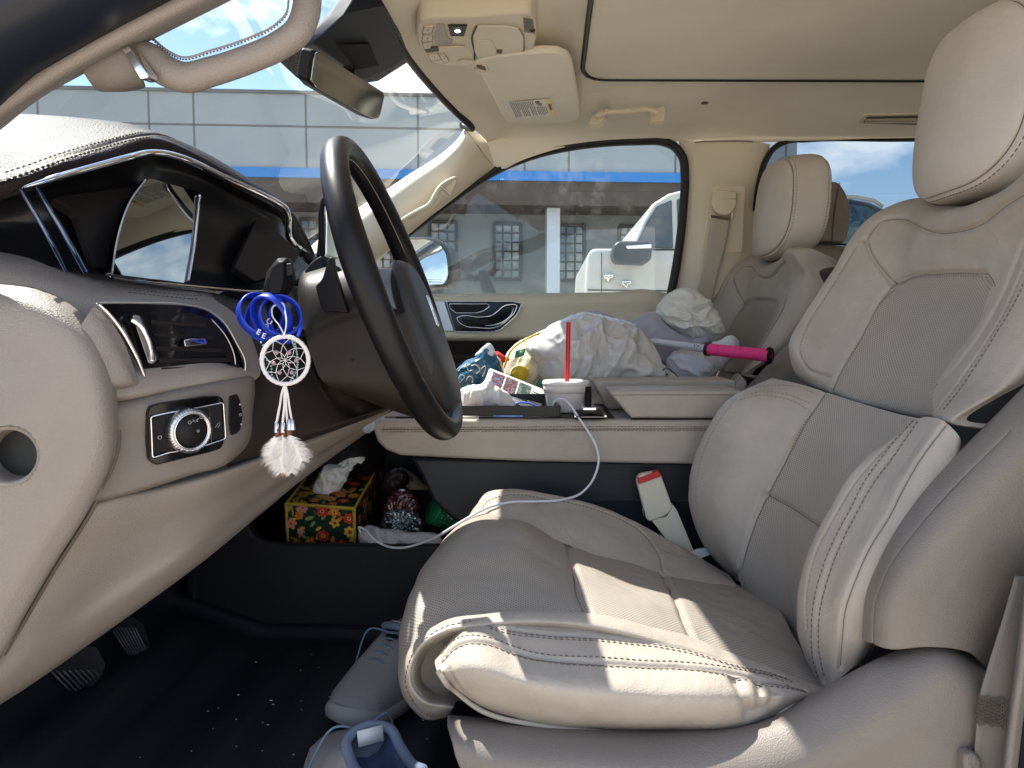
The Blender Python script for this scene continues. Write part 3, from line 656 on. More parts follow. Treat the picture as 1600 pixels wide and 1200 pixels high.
bq(-900, xk(1232), zs0, ztop, 1.2, 9.0, 'upper_facade', M['panel'], B)
bq(-900, xk(1234), zs1, zs0, 1.26, 8.0, 'blue_stripe', M['stripe'], B)
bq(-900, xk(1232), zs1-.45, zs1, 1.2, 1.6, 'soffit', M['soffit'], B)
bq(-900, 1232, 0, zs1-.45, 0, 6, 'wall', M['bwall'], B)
bq(-900, 1240, 0, .35, .12, .1, 'plinth', M['brick'], B)
m = MB()
xs = [-700, -530, -360, -190, -15, 57, 228, 297, 470, 643, 808, 877, 1043, 1215]
for x in xs:
    a = bpt(xk(x), 400); m.prism([np.array([a[0], a[1], zz])+BX*dx-BN*1.204 for dx, zz in ((-.018, zs0), (.018, zs0), (.018, ztop), (-.018, ztop))], BN*.01)
a = bpt(-900, 400); b = bpt(xk(1232), 400); zj = zk(bpt(640, 200)[2])
m.prism([np.array([q[0], q[1], zz])-BN*1.204 for q, zz in ((a, zj-.02), (b, zj-.02), (b, zj+.02), (a, zj+.02))], BN*.01)
m.build('panel_joints', M['joint'], B, smooth=False)
bq(-900, xk(1234), ztop, ztop+.06, 1.24, 9.0, 'parapet_cap', M['joint'], B)
for (x0, x1, y0, y1, nx, ny) in [(672, 713, 347, 437, 3, 6), (772, 813, 350, 436, 3, 6), (870, 912, 352, 438, 3, 6), (967, 1008, 354, 438, 3, 6), (572, 612, 345, 436, 3, 6), (470, 510, 343, 435, 3, 6), (330, 372, 340, 434, 3, 6)]:
    z1 = bpt((x0+x1)/2, y0)[2]; z0 = bpt((x0+x1)/2, y1)[2]
    fr = bq(x0, x1, z0, z1, .03, .05, 'window', M['wglass'], B); m = MB()
    a = bpt(x0, 400); b = bpt(x1, 400)
    for k in range(nx+1):
        q = a+(b-a)*k/nx; wd = .035 if k in (0, nx) else .014
        m.prism([np.array([q[0], q[1], zz])+BX*dx-BN*.07 for dx, zz in ((-wd, z0), (wd, z0), (wd, z1), (-wd, z1))], BN*.05)
    for k in range(ny+1):
        zz = z0+(z1-z0)*k/ny; wd = .035 if k in (0, ny) else .014
        m.prism([np.array([q[0], q[1], z_])-BN*.075 for q, z_ in ((a, zz-wd), (b, zz-wd), (b, zz+wd), (a, zz+wd))], BN*.05)
    m.build('frame', M['winfr'], fr, smooth=False)
    bq(x0-3, x1+3, z1+.55, z1+.62, .03, .03, 'lintel_trim', M['joint'], B)
for x0, x1 in ((847, 866), (250, 270), (-300, -280)): bq(x0, x1, 0, zs1-.4, .9, .3, 'post', M['post'], B)
# ---- pale pickup parked opposite
def yv(px, py, Y): return P(px, py, Y)
T = thing('pickup_truck', 'white pickup truck parked outside beyond the passenger window', 'pickup truck', (1.2, 4.2, 0))
M['white'] = mat('white_paint', (.55, .545, .51), .3, coat=.4, var=.05, vscale=1.5); M['cglass'] = mat('dark_car_glass', (.03, .045, .06), .04, spec=.9)
M['whitestr'] = mat('white_plastic', (.75, .75, .75), .4)
YT = 4.0
body = [(917, 398),(926, 388),(960, 388),(984, 392),(1004, 345),(1020, 318),(1045, 302),(1080, 293),(1180, 290),(1225, 300),(1240, 400),(1250, 560),(912, 560),(914, 440)]
MB().prism([P(x, y, YT) for x, y in body], (0, 1.8, 0)).build('body', M['white'], T, bevel=.03, seg=4)
MB().prism([P(x, y, YT-.012) for x, y in [(992, 386),(1010, 348),(1026, 322),(1050, 312),(1052, 388)]], (0, .02, 0)).build('side_window', M['cglass'], T, bevel=.008)
MB().prism([P(x, y, YT-.012) for x, y in [(1060, 388),(1058, 311),(1120, 307),(1165, 308),(1170, 388)]], (0, .02, 0)).build('side_window', M['cglass'], T, bevel=.008)
MB().prism([P(x, y, YT-.2) for x, y in [(958, 384),(966, 376),(1016, 376),(1020, 384),(1018, 406),(1008, 412),(962, 410),(956, 400)]], (0, .16, 0)).build('wing_mirror', M['winfr'], T, bevel=.02)
MB().prism([P(x, y, YT-.215) for x, y in [(978, 384),(1018, 381),(1018, 388),(980, 389)]], (0, .03, 0)).build('mirror_trim', M['chrome'], T, bevel=.004)
for x, y in ((951, 432), (979, 442)): MB().prism([P(x+a, y+b, YT-.05) for a, b in ((-7,-3),(7,-4),(7,2),(2,3),(0,9),(-4,3),(-7,3))], (0, .05, 0)).build('door_handle', M['chrome'], T, bevel=.008)
m = MB(); 
for x in (940, 1056): m.prism([P(x+a, y, YT-.004) for a, y in ((-.6, 395), (.6, 395), (.6, 520), (-.6, 520))], (0, .01, 0))
m.prism([P(x, y, YT-.004) for x, y in ((986, 388.5), (1175, 389.5), (1175, 392), (986, 391))], (0, .01, 0)); m.prism([P(x, y, YT-.004) for x, y in ((918, 452), (1240, 456), (1240, 458.5), (918, 454))], (0, .01, 0))
m.build('door_gap', M['winfr'], T, smooth=False)
# ---- dark SUV seen through the rear side window
T = thing('parked_car', 'dark blue car with pale roof rail seen through the rear side window', 'car', (4, 6.0, 0))
MB().prism([P(x, y, 6.0) for x, y in [(1290, 312),(1330, 308),(1362, 314),(1395, 330),(1420, 380),(1440, 480),(1440, 600),(1200, 600),(1230, 330)]], (0, 1.8, 0)).build('body', mat('dark_blue_paint', (.02, .04, .07), .15, coat=1), T, bevel=.06)
MB().tube([P(1290, 308, 5.97), P(1335, 307, 5.97), P(1365, 313, 5.97), P(1380, 322, 5.97)], .02, 8).build('roof_rail', M['white'], T)
MB().prism([P(x, y, 5.985) for x, y in [(1300, 322),(1355, 322),(1385, 345),(1400, 385),(1300, 380)]], (0, .02, 0)).build('side_window', mat('teal_glass', (.03, .10, .13), .05, spec=.9), T)
# post in the gap under the headrest
T = MB().tube([P(1437, 400, 9), P(1437, 312, 9)], .045, 8).build('lamp_post', M['whitestr']); tag(T, 'slim white pole outside, seen in the gap below the nearest headrest', 'pole')
# ================================================================== car shell (structure)
# headliner
def zr(Y): return float(np.interp(Y, [-.02, .1, .3, .6, .9, 1.15, 1.3, 1.42, 1.5], [1.70, 1.765, 1.80, 1.812, 1.812, 1.80, 1.78, 1.752, 1.715]))
def xf(Y): return float(np.interp(Y, [-.02, .1, .3, .6, .8, 1.1, 1.3, 1.42, 1.5], [-.02, -.13, -.22, -.29, -.30, -.275, -.225, -.175, -.14]))
rows = []
for Y in (.0, .1, .3, .6, .9, 1.12, 1.3, 1.41):
    x0 = xf(Y); rows.append([np.array([x0+t*(2.6-x0), Y, zr(Y)-.012*(t*2.6)**1.2-.036*math.exp(-t*50)]) for t in (0, .02, .06, .15, .3, .5, .75, 1)])
low = [(721,193,1.455),(738,214,1.47),(772,258,1.488),(830,238,1.495),(950,220.5,1.5),(1180,222,1.5),(1600,211,1.5),(2300,210,1.5)]
rows.append([pt(p) for p in low])
hl = Srf(rows, 150, 260)
o = hl.build('ceiling', M['head']); struct(o); tag(o, 'beige cloth headliner of the car')
hd = MB().tube(hs([np.array([xf(Y)-.004, Y, zr(Y)-.036]) for Y in (.1, .3, .6, .8, 1.1, 1.3, 1.38)]+[P(722, 196, 1.45)], 60), .0085, 8).build('ceiling_edge_seal', M['rubber']); struct(hd)
# sunroof shade
def rp(px, py, dz=0):
    p = PZ(px, py, 1.80)
    for _ in range(6): p = PZ(px, py, zr(p[1])-.012*max(p[0]-xf(p[1]), 0)**1.2+dz)
    return p
sc1 = rp(935, 119); y1 = sc1[1]; x1 = rp(917, 60)[0]
poly = rnd([np.array([x1, .42, 1.80]), np.array([x1+.0, y1+.0, 1.8]), np.array([2.2, y1+.02, 1.8]), np.array([2.2, .42, 1.8])], [.03, .06, .03, .03], 8)
T = thing('sunroof_shade', 'closed cream sunroof shade panel with a dark edge line in the ceiling', 'sunroof shade', (.8, .8, 1.78))
def hc_(x, y, o=.004): return hl.at(x, y, o)[0]
def onroof(p, dz): return np.array([p[0], p[1], zr(p[1])-.012*max(p[0]-xf(p[1]), 0)**1.2+dz])
dense = lin(poly, 260, closed=True)
cx = dense.mean(0); G = np.array([[onroof(cx+(q-cx)*t, -.0085 if t < .999 else -.004) for q in dense] for t in (0, .25, .5, .75, .9, .97, .995, 1.0)])
MB().grid(G, cv=True).build('panel', M['head'], T)
MB().tube([onroof(cx+(q-cx)*1.002, -.006) for q in dense], .0055, 6, closed=True).build('edge_seal', M['rubber'], T)
# roof outer skin (keeps the sun out)
o = MB().grid(np.array([[np.array([x, Y, zr(min(max(Y, 0), 1.5))+.05+.0]) for x in np.linspace(xf(min(max(Y, 0), 1.5))-.02, 2.7, 12)] for Y in (-.04, .0, .1, .3, .6, .9, 1.15, 1.3, 1.42, 1.5, 1.56)])).build('roof', M['white'], solid=.01); struct(o)
# far A pillar
rows = [[(730,190,1.475),(716,216,1.44),(690,240,1.44),(640,272,1.44),(604,296,1.445),(560,325,1.45),(500,372,1.45),(470,400,1.45)],
        [(735,196,1.46),(722,224,1.42),(697,248,1.41),(648,284,1.41),(612,310,1.41),(570,342,1.41),(512,392,1.41),(480,425,1.41)],
        [(755,217,1.465),(738,240,1.425),(712,268,1.41),(668,305,1.41),(632,335,1.41),(592,368,1.41),(540,415,1.41),(505,450,1.41)],
        [(774,243,1.49),(752,262,1.455),(726,288,1.44),(688,320,1.44),(655,348,1.44),(620,378,1.44),(570,420,1.44),(535,460,1.44)],
        [(790,252,1.51),(766,268,1.495),(736,290,1.495),(700,318,1.495),(668,342,1.495),(636,368,1.495),(600,400,1.495),(560,440,1.495)]]
s = Srf(rows, 60, 120); s.groove([(735,207),(745,222),(757,240),(771,258)], .004, .004); o = s.build('far_pillar', M['trim'], solid=.004, off=-1); struct(o)
o = seam_tube(s, [[(727,202),(742,220),(757,239),(772,258)]], 'pillar_seam', M['seam'], None, .0014); struct(o)
# B pillar far
rows = [[(1060,216,1.505),(1080,221,1.50),(1085,222,1.498),(1130,221,1.495),(1175,221,1.50),(1202,226,1.52)],
        [(1066,245,1.515),(1078,248,1.502),(1086,250,1.49),(1130,250,1.482),(1166,250,1.49),(1195,255,1.52)],
        [(1066,300,1.52),(1076,300,1.506),(1090,300,1.486),(1130,300,1.478),(1160,300,1.488),(1188,300,1.53)],
        [(1060,380,1.525),(1070,380,1.508),(1088,380,1.484),(1125,380,1.476),(1158,380,1.486),(1185,380,1.53)],
        [(1045,480,1.53),(1056,480,1.51),(1076,480,1.484),(1118,480,1.474),(1152,480,1.484),(1180,480,1.53)],
        [(1030,620,1.53),(1040,620,1.51),(1062,620,1.484),(1110,620,1.474),(1150,620,1.484),(1180,620,1.53)]]
s = Srf(rows, 80, 60); pil = s.build('belt_pillar', M['trim'], solid=.004, off=-1); struct(pil)
o = MB().tube([P(1086,222.5,1.492), P(1100,220.6,1.492), P(1130,220.2,1.49), P(1165,220.4,1.492), P(1176,221.5,1.495)], .0015, 6).build('pillar_seam', M['seam']); struct(o)
# belt height plate and guide
T = thing('belt_guide', 'cream seat belt height adjuster on the far door pillar', 'belt guide', P(1130, 330, 1.47))
plate([(1115,290,1.472),(1165,290,1.472),(1160,395,1.468),(1093,392,1.468),(1098,380,1.468)], .004, 'backplate', M['trimp'], T, .01, .0025)
MB().prism(rnd([(1114,296,1.452),(1153,298,1.452),(1152,322,1.445),(1140,337,1.445),(1122,335,1.445),(1112,322,1.445)], .012), (0, .025, 0)).build('slider', M['trimp'], T, bevel=.006)
MB().prism(rnd([(1127,298,1.442),(1151,300,1.442),(1150,310,1.442),(1127,309,1.442)], .003), (0, .012, 0)).build('button', M['trimp'], T, bevel=.002)
MB().tube([P(1106,322,1.455), P(1105,334,1.45), P(1112,342,1.45), P(1130,340,1.45), P(1140,343,1.45), P(1145,338,1.45), P(1143,328,1.452)], .004, 8).build('loop', M['trimp'], T)
MB().tube([P(1111,338,1.446), P(1141,342,1.446)], .0035, 8).build('slot', M['seam'], T)
webm = mat('belt_webbing', (.50, .45, .38), .8, bump=.5, bscale=900, btype='noise')
def strap(name, a, w_, m, parent=None, th=.0012):
    L_ = hs([p[0] for p in a], 40); R_ = hs([p[1] for p in a], 40)
    G = np.stack([L_*(1-t)+R_*t for t in np.linspace(0, 1, 8)], 1); return MB().grid(G).build(name, m, parent, solid=th)
o = strap('seat_belt', [((1112,341,1.444),(1141,345,1.444)),((1107,372,1.45),(1135,380,1.45)),((1098,420,1.455),(1122,428,1.455)),((1086,470,1.46),(1112,474,1.46)),((1070,530,1.46),(1098,532,1.46))], 1, webm); tag(o, 'cream seat belt hanging down the far door pillar', 'seat belt')
# window rubber and rear window
def opening(name, pts, r, Y, n=160):
    return MB().tube(hs([(x, y, Y) for x, y in pts], n, closed=False), r, 8, flat=.6).build(name, M['rubber'])
wl = [(600,392),(640,362),(668,341),(700,317),(738,289),(780,264),(815,249),(850,238),(900,228),(950,222.5),(1000,220.5),(1032,221),(1052,228),(1066,245),(1070,275),(1068,320),(1062,380),(1054,430),(1046,470)]
o = opening('window_frame_seal', wl, .020, 1.508); struct(o)
wr = [(1180,330),(1187,282),(1197,250),(1209,232),(1228,221),(1260,218),(1400,217),(1700,216)]
o = opening('rear_window_seal', wr, .0135, 1.508); struct(o)
gm = glass('passenger_glass', (.84, .90, .92), dirt=.42, refl=1.4, body=.006); gm2 = glass('rear_glass', (.33, .38, .42), dirt=.08, refl=.8)
gw = [(x, y) for x, y in wl]+[(1040,480),(600,480)]
G = [P(x, y, 1.545) for x, y in gw]; o = MB().add(G, [list(range(len(G)))]).build('side_window', gm, smooth=False); tag(o, 'passenger side window glass, smeared and reflecting the bags', 'window')
G = [P(x, y, 1.55) for x, y in [(1175,340)]+wr+[(1900,212),(1900,520),(1170,520)]]; o = MB().add(G, [list(range(len(G)))]).build('side_window', gm2, smooth=False); tag(o, 'tinted rear side window glass behind the passenger headrest', 'window')
# rear side panel below rear window
rows = [[(1170,452,1.535),(1300,452,1.535),(1500,452,1.535),(1900,452,1.535)],[(1165,462,1.50),(1300,462,1.50),(1500,462,1.50),(1900,462,1.5)],[(1160,520,1.49),(1300,520,1.49),(1500,520,1.49),(1900,520,1.49)],[(1150,760,1.5),(1300,760,1.5),(1500,760,1.5),(1900,760,1.5)]]
o = Srf(rows, 30, 20).build('rear_door_panel', M['trim'], solid=.004, off=-1); struct(o)
# far door
D = thing('passenger_door', 'closed far front door with cream trim, black switch panel and silver plate', 'door', (.1, 1.5, .7))
rows = [[(560,464,1.54),(640,462,1.54),(800,460.5,1.54),(950,459,1.54),(1030,458,1.54),(1048,462,1.54)],
        [(560,466,1.505),(640,464,1.505),(800,462.5,1.505),(950,461,1.505),(1030,459.5,1.505),(1044,464,1.51)],
        [(560,474,1.488),(640,472,1.488),(800,471,1.488),(950,470,1.488),(1032,468,1.488),(1046,471,1.495)],
        [(560,490,1.486),(640,490,1.486),(800,486,1.486),(950,484,1.488),(1034,483,1.488),(1046,483,1.495)],
        [(560,512,1.478),(640,512,1.478),(800,512,1.478),(900,505,1.478),(1034,500,1.478),(1046,500,1.49)],
        [(560,528,1.47),(640,527,1.47),(800,526,1.47),(900,523,1.472),(1034,515,1.475),(1046,515,1.49)],
        [(560,533,1.485),(640,532,1.485),(800,530,1.485),(900,528,1.485),(1034,522,1.485),(1046,522,1.49)]]
s = Srf(rows, 90, 140); s.groove([(640,465),(720,464),(760,463)], .002, .002).groove([(820,560),(850,520),(890,500),(950,490),(1020,487)], .003, .005); s.build('door_trim', M['trim'], D, solid=.004, off=-1)
rows = [[(560,528,1.49),(700,528,1.49),(860,527,1.49),(1050,518,1.49)],[(560,560,1.50),(700,560,1.50),(860,560,1.50),(1050,560,1.50)],[(560,566,1.44),(700,566,1.44),(860,566,1.44),(1050,566,1.44)],[(560,760,1.44),(700,760,1.44),(860,760,1.44),(1050,760,1.44)]]
Srf(rows, 50, 20, rowlin=True).build('door_pocket', M['brnpl'], D)
plate([(672,471,1.473),(694,471,1.473),(709,517,1.466),(680,517,1.466)], .004, 'silver_plate', M['satin'], D, .002, .001)
plate([(695,471,1.474),(800,471,1.474),(815,474,1.474),(806,492,1.470),(782,514,1.466),(770,518,1.465),(710,518,1.465)], .006, 'switch_panel', M['gloss'], D, .006, .002)
MB().tube(rnd([P(697,471,1.469),P(800,471,1.469),P(815.5,474,1.469),P(807,493,1.465),P(782,515,1.461),P(770,519,1.461),P(711,518.5,1.461)], .006), .0016, 6, closed=True).build('chrome_outline', M['chrome'], D)
MB().tube(rnd([P(702,475,1.466),P(762,475,1.466),P(765,479,1.466),P(755,486,1.465),P(745,489,1.465),P(712,489,1.465),P(703,482,1.465)], .004), .0013, 6, closed=True).build('switch_ring', M['chrome'], D)
MB().prism(rnd([P(705,477,1.4665),P(761,477,1.4665),P(753,485,1.466),P(744,487.5,1.466),P(713,487.5,1.466)], .003), (0, .004, 0)).build('lock_switch', M['matte'], D, bevel=.001)
hp = hs([P(714,497,1.463),P(718,495,1.463),P(750,495.5,1.462),P(768,493,1.461),P(778,486,1.461),P(788,478,1.461),P(797,476,1.461),P(807,477,1.461),P(805,486,1.460),P(797,496,1.459),P(787,505,1.458),P(775,511,1.458),P(745,512,1.459),P(728,510,1.460),P(716,502,1.461)], 90, closed=True)
MB().tube(hp, .0017, 6, closed=True).build('handle_ring', M['chrome'], D)
MB().tube(hs([P(803,480,1.457),P(799,491,1.455),P(788,502,1.454),P(772,508,1.454),P(758,509,1.456)], 30), [.0012+.0045*math.sin(min(k/29*3.1, 3.1)) for k in range(30)], 10, flat=.5).build('door_handle', M['chrome'], D)
MB().prism(rnd([P(720,499,1.4635),P(762,499,1.463),P(768,507,1.461),P(730,507,1.462)], .003), (0, .004, 0)).build('window_switch', M['matte'], D, bevel=.001)
# grab handles
T = thing('roof_grab_handle', 'cream folding grab handle on the ceiling edge above the far window', 'grab handle', rp(980, 180))
A = [P(922,192,1.30), P(930,182,1.30), P(945,177,1.30), P(985,174,1.30), P(1015,172,1.30), P(1026,176,1.3), P(1030,184,1.30)]
MB().tube(hs(A[1:6], 50), .0085, 12, flat=.8).build('grip', M['trimp'], T)
plate([(919,193,1.315),(928,176,1.315),(943,170,1.315),(946,180,1.3),(936,194,1.3)], .02, 'hinge_block', M['trimp'], T, .004, .003)
plate([(1014,170,1.315),(1036,165,1.315),(1039,168,1.315),(1038,188,1.3),(1018,189,1.3)], .02, 'hinge_block', M['trimp'], T, .004, .003)
for x in (947, 1013): MB().tube([P(x, 168, 1.298), P(x+1, 184, 1.298)], .002, 8).build('hinge_pin', M['chrome'], T)
T = thing('pillar_grab_handle', 'cream grab handle on the far windscreen pillar', 'grab handle', P(670, 320, 1.38))
MB().tube(hs([P(622,352,1.40),P(634,342,1.375),P(655,330,1.36),P(672,320,1.355),(682,303,1.36),(690,292,1.365),(702,284,1.38),(712,280,1.40)], 60), .0095, 12, flat=.75).build('grip', M['trimp'], T)
MB().tube(hs([P(690,291,1.352),P(695,296,1.352),P(702,303,1.358)], 12), .0022, 8).build('chrome_end', M['chrome'], T)
plate([(688,290,1.37),(702,279,1.38),(714,281,1.385),(704,305,1.37),(694,300,1.365)], .02, 'mount', M['trimp'], T, .004, .003)
# ceiling details
T = thing('ceiling_vent', 'dark slatted air vent in the ceiling above the rear window', 'vent', rp(1370, 185))
pl = [hc_(1348, 178), hc_(1440, 176), hc_(1440, 194), hc_(1340, 191)]
MB().prism(rnd(pl, .012), (0, 0, .008)).build('bezel', M['trim'], T, bevel=.002)
pl = [hc_(1354, 180, .006), hc_(1438, 178.5, .006), hc_(1438, 191.5, .006), hc_(1349, 189, .006)]
MB().prism(rnd(pl, .006), (0, 0, .006)).build('grille', mat('vent_brown', (.10, .085, .075), .6), T)
m = MB()
for k in (.25, .5, .75): m.tube([hc_(1350+2, 180+10*k, .007), hc_(1438, 179+12*k, .007)], .0015, 5)
m.build('slats', M['trim'], T)
o = MB().lathe([(.0001, 0), (.008, 0), (.011, .003), (.012, .006)], hc_(1101, 162, .001), 20).build('coat_hook_cap', M['seam']); tag(o, 'small round brown plug in the ceiling right of the grab handle', 'plug')
# ================================================================== windscreen
gw = glass('windscreen_glass', (.92, .95, .95), dirt=.16, refl=.18, body=.002)
hdr = [np.array([xf(Y)-.005, Y, zr(Y)-.036]) for Y in (.1, .3, .6, .8, 1.1, 1.3)]+[P(722, 198, 1.44)]
mid = [np.array([-.62, .02, 1.52]), np.array([-.70, .3, 1.56]), np.array([-.76, .6, 1.57]), np.array([-.77, .8, 1.57]), np.array([-.73, 1.1, 1.56]), np.array([-.66, 1.3, 1.55]), P(600, 305, 1.47)]
low = [np.array([-1.12, .02, 1.20]), np.array([-1.2, .3, 1.24]), np.array([-1.28, .6, 1.26]), np.array([-1.3, .8, 1.26]), np.array([-1.22, 1.1, 1.25]), np.array([-1.1, 1.3, 1.22]), P(440, 430, 1.50)]
ws = Srf([hdr, mid, low], 40, 60); o = ws.build('windscreen', gw); tag(o, 'scratched windscreen glass above the dashboard', 'windscreen')
# dotted frit band round the mirror mount
fr = [P(x, y, Y) for x, y, Y in [(432,90,.80),(470,60,.79),(540,12,.77),(585,-30,.75),(660,-30,.80),(640,60,.95),(600,110,1.02),(560,126,1.0),(500,132,.92),(455,118,.85)]]
def onws(px, py, off=.004):
    p, n_ = ws.at(px, py); return p+n_*off
frp = [onws(x, y) for x, y in [(430,88),(468,62),(520,25),(560,2),(600,6),(625,50),(640,92),(590,124),(540,131),(500,140),(462,118)]]
frit = mat('frit_dots', (.05, .055, .065), .7, c2=(.16, .17, .18), c2scale=220, c2pos=(.45, .55))
o = MB().prism(frp, (0, 0, .0005)).build('shade_band', frit, smooth=False); tag(o, 'dark dotted band on the windscreen around the mirror mount', 'shade band')

# ================================================================== dashboard
DB = thing('dashboard', 'cream and dark brown dashboard with black instrument cluster and chrome trim', 'dashboard', (-.55, .4, 1.0))
H = [[(-60,210,.55),(0,205,.58),(100,206,.62),(200,214,.66),(262,232,.70),(322,262,.74),(392,305,.80),(442,335,.86),(467,362,.9),(484,388,.92),(492,402,.93)],
     [(-60,190,.33),(0,189.5,.34),(100,191,.36),(200,197,.40),(258,211,.43),(318,237,.48),(390,280,.56),(440,314,.63),(465,345,.69),(482,378,.74),(490,395,.76)],
     [(-60,232,.22),(5,224,.235),(92,215,.27),(180,206,.325),(246,208,.375),(312,237,.445),(386,281,.535),(436,316,.61),(461,347,.68),(479,380,.73),(489,398,.755)],
     [(-60,272,.165),(12,262,.18),(88,240,.215),(166,220,.275),(238,212,.345),(308,239,.428),(384,284,.52),(432,319,.6),(458,350,.67),(477,382,.72),(488,401,.75)],
     [(-60,298,.13),(16,284,.145),(92,260,.185),(172,238,.25),(240,222,.328),(304,244,.412),(378,289,.503),(427,321,.587),(454,353,.66),(474,385,.715),(486,405,.745)],
     [(-60,322,.137),(26,300,.152),(100,274,.192),(180,250,.256),(240,238,.332),(300,253,.405),(371,293,.492),(428,325,.580),(450,356,.655),(468,388,.708),(482,408,.742)],
     [(-60,326,.15),(32,303,.165),(104,277,.21),(184,253,.275),(242,241,.35),(299,256,.43),(368,296,.52),(426,328,.61),(447,358,.69),(465,390,.74),(480,410,.77)]]
s = Srf(H, 200, 320); s.groove([(5,275),(45,262),(90,246),(150,229),(200,215),(245,209),(275,216)], .003, .003)
hood = s.build('cluster_hood', M['dark'], DB)
stitches(s, [[(8,270),(48,257),(92,241),(150,224),(200,211),(245,206)], [(10,281),(50,267),(92,252),(150,234),(200,220),(240,213)]], 'stitching', M['thread'], hood, r=.0008)
# chrome along the lip
C = hs([P(36,293,.150),P(60,286,.162),P(110,271,.194),P(160,257,.234),P(205,244.5,.276),P(228,239,.306),P(250,239,.334),P(275,244,.365),P(300,253,.395),P(340,272,.43),P(380,291,.48),P(415,307,.53),P(436,319,.565),P(446,327,.58),P(450,338,.59),P(450,352,.60),P(451,368,.61),P(458,380,.63),P(470,389,.68),P(482,395,.73)], 200)
MB().tube(C, [.0022+.0034*min(1, k/12, (199-k)/20) for k in range(200)], 10, flat=.8).build('chrome_trim', M['chrome'], DB)
M['bowl'] = mat('cluster_black', (.008, .008, .010), .28, spec=.4)
# black cluster bowl
R = [[(-70,318,.17),(36,292,.17),(118,268,.21),(200,246,.27),(245,241,.34),(300,256,.41),(370,294,.50),(430,324,.58),(452,345,.64)],
     [(-70,330,.19),(44,310,.2),(128,290,.255),(206,272,.32),(252,268,.39),(310,284,.46),(376,316,.54),(434,344,.62),(455,362,.68)],
     [(-70,350,.20),(62,345,.215),(142,338,.27),(215,332,.335),(262,335,.395),(322,345,.455),(385,365,.54),(440,382,.62),(462,390,.68)],
     [(-70,372,.185),(84,390,.20),(160,398,.255),(225,405,.315),(270,412,.37),(325,420,.43),(388,425,.505),(440,420,.59),(475,408,.68)],
     [(-70,392,.16),(100,420,.17),(178,433,.22),(236,441,.275),(290,448,.33),(340,454,.38),(400,458,.44),(450,445,.54),(490,418,.68)]]
s = Srf(R, 100, 160); s.build('cluster_bowl', M['bowl'], DB)
def dplate(px, off, th, name, m, par=DB, r=.004, bev=.0015, srf=None):
    A = [ (srf or s).at(x, y, off)[0] for x, y in px]; return plate(A, th, name, m, par, r, bev)
dplate([(74,292),(130,284),(214,280),(206,305),(188,345),(178,390),(172,428),(150,424),(132,408),(100,350)], .012, .012, 'side_panel', M['matte'], r=.006)
scr = mat('glossy_screen', (.26, .28, .28), .02, 1)
def sx(x, y, o=0): return PXc(x, y, -.488+(y-360)*.00016+o)
plate([sx(*a) for a in [(228,281),(237,279),(308,299),(313,303),(311,330),(303,385),(292,443),(176,428),(182,380),(203,315)]], .008, 'display_screen', scr, DB, .004, .001)
MB().tube(hs([sx(227,281,.002), sx(203,315,.002), sx(182,380,.002), sx(175,428,.002)], 30), .0012, 6).build('screen_edge', M['satin'], DB)
MB().tube(hs([sx(312,306,.002), sx(303,385,.002), sx(293,442,.002)], 30), .0022, 6).build('screen_edge', M['chrome'], DB)
dplate([(356,440),(352,420),(372,372),(388,345),(400,345),(425,375),(448,410),(450,440),(400,452)], .02, .012, 'side_panel', M['matte'], r=.006)
MB().tube(hs([P(174,432,.215),P(235,441,.27),P(290,447,.325),P(345,452,.375),P(402,456,.43),P(415,455,.445)], 60), .0035, 8, flat=.8).build('chrome_trim', M['chrome'], DB)
for a, b, r_ in (((33,296,.135),(104,424,.15),.0035), ((56,293,.14),(134,426,.165),.0045)):
    MB().tube([P(*a), P((a[0]+b[0])/2+2, (a[1]+b[1])/2, (a[2]+b[2])/2), P(*b)], r_, 8, flat=.7).build('chrome_strut', mat('dark_chrome', (.12, .16, .24), .12, 1) if 'dark_chrome' not in bpy.data.materials else bpy.data.materials['dark_chrome'], DB)
# cream pad
R = [[(-70,378,.20),(60,398,.21),(150,426,.245),(240,446,.30),(320,456,.37),(352,462,.41)],
     [(-70,389,.15),(60,408,.17),(150,436,.21),(240,455,.27),(322,463,.345),(358,474,.385)],
     [(-70,402,.115),(58,420,.135),(148,448,.175),(242,463,.235),(330,474,.315),(374,492,.355)],
     [(-70,440,.09),(56,450,.105),(142,474,.135),(246,480,.195),(342,500,.275),(394,530,.32)],
     [(-70,500,.085),(60,505,.095),(146,520,.12),(252,520,.18),(356,535,.255),(404,560,.30)],
     [(-70,570,.085),(62,570,.092),(160,575,.115),(262,568,.168),(364,567,.238),(407,578,.285)],
     [(-70,600,.08),(64,602,.085),(176,602,.108),(270,592,.16),(366,580,.225),(405,588,.275)],
     [(-70,616,.082),(66,616,.086),(180,617,.108),(276,604,.16),(368,589,.225),(400,593,.275)],
     [(-70,628,.10),(66,628,.10),(182,630,.122),(278,613,.175),(368,596,.24),(392,595,.29)],
     [(-70,632,.14),(66,632,.14),(184,634,.15),(279,615,.20),(368,598,.26),(388,596,.31)]]
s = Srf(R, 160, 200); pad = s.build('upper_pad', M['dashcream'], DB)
stitches(s, [[(150,441),(205,452),(262,459),(318,463)], [(200,457),(262,464),(310,468)]], 'stitching', M['thread'], pad)
# leather cheek between the side cap and the vent
R = [[(150,476,.10),(138,490,.085),(120,520,.075),(100,560,.07)],[(172,500,.105),(165,520,.09),(150,545,.08),(130,570,.075)],[(196,540,.115),(188,560,.098),(172,575,.088),(150,585,.08)],[(214,590,.122),(207,594,.108),(192,600,.098),(160,604,.088)],[(218,600,.15),(210,604,.14),(195,608,.13),(165,612,.12)]]
Srf(R, 60, 60).build('vent_cheek', M['dashcream'], DB)
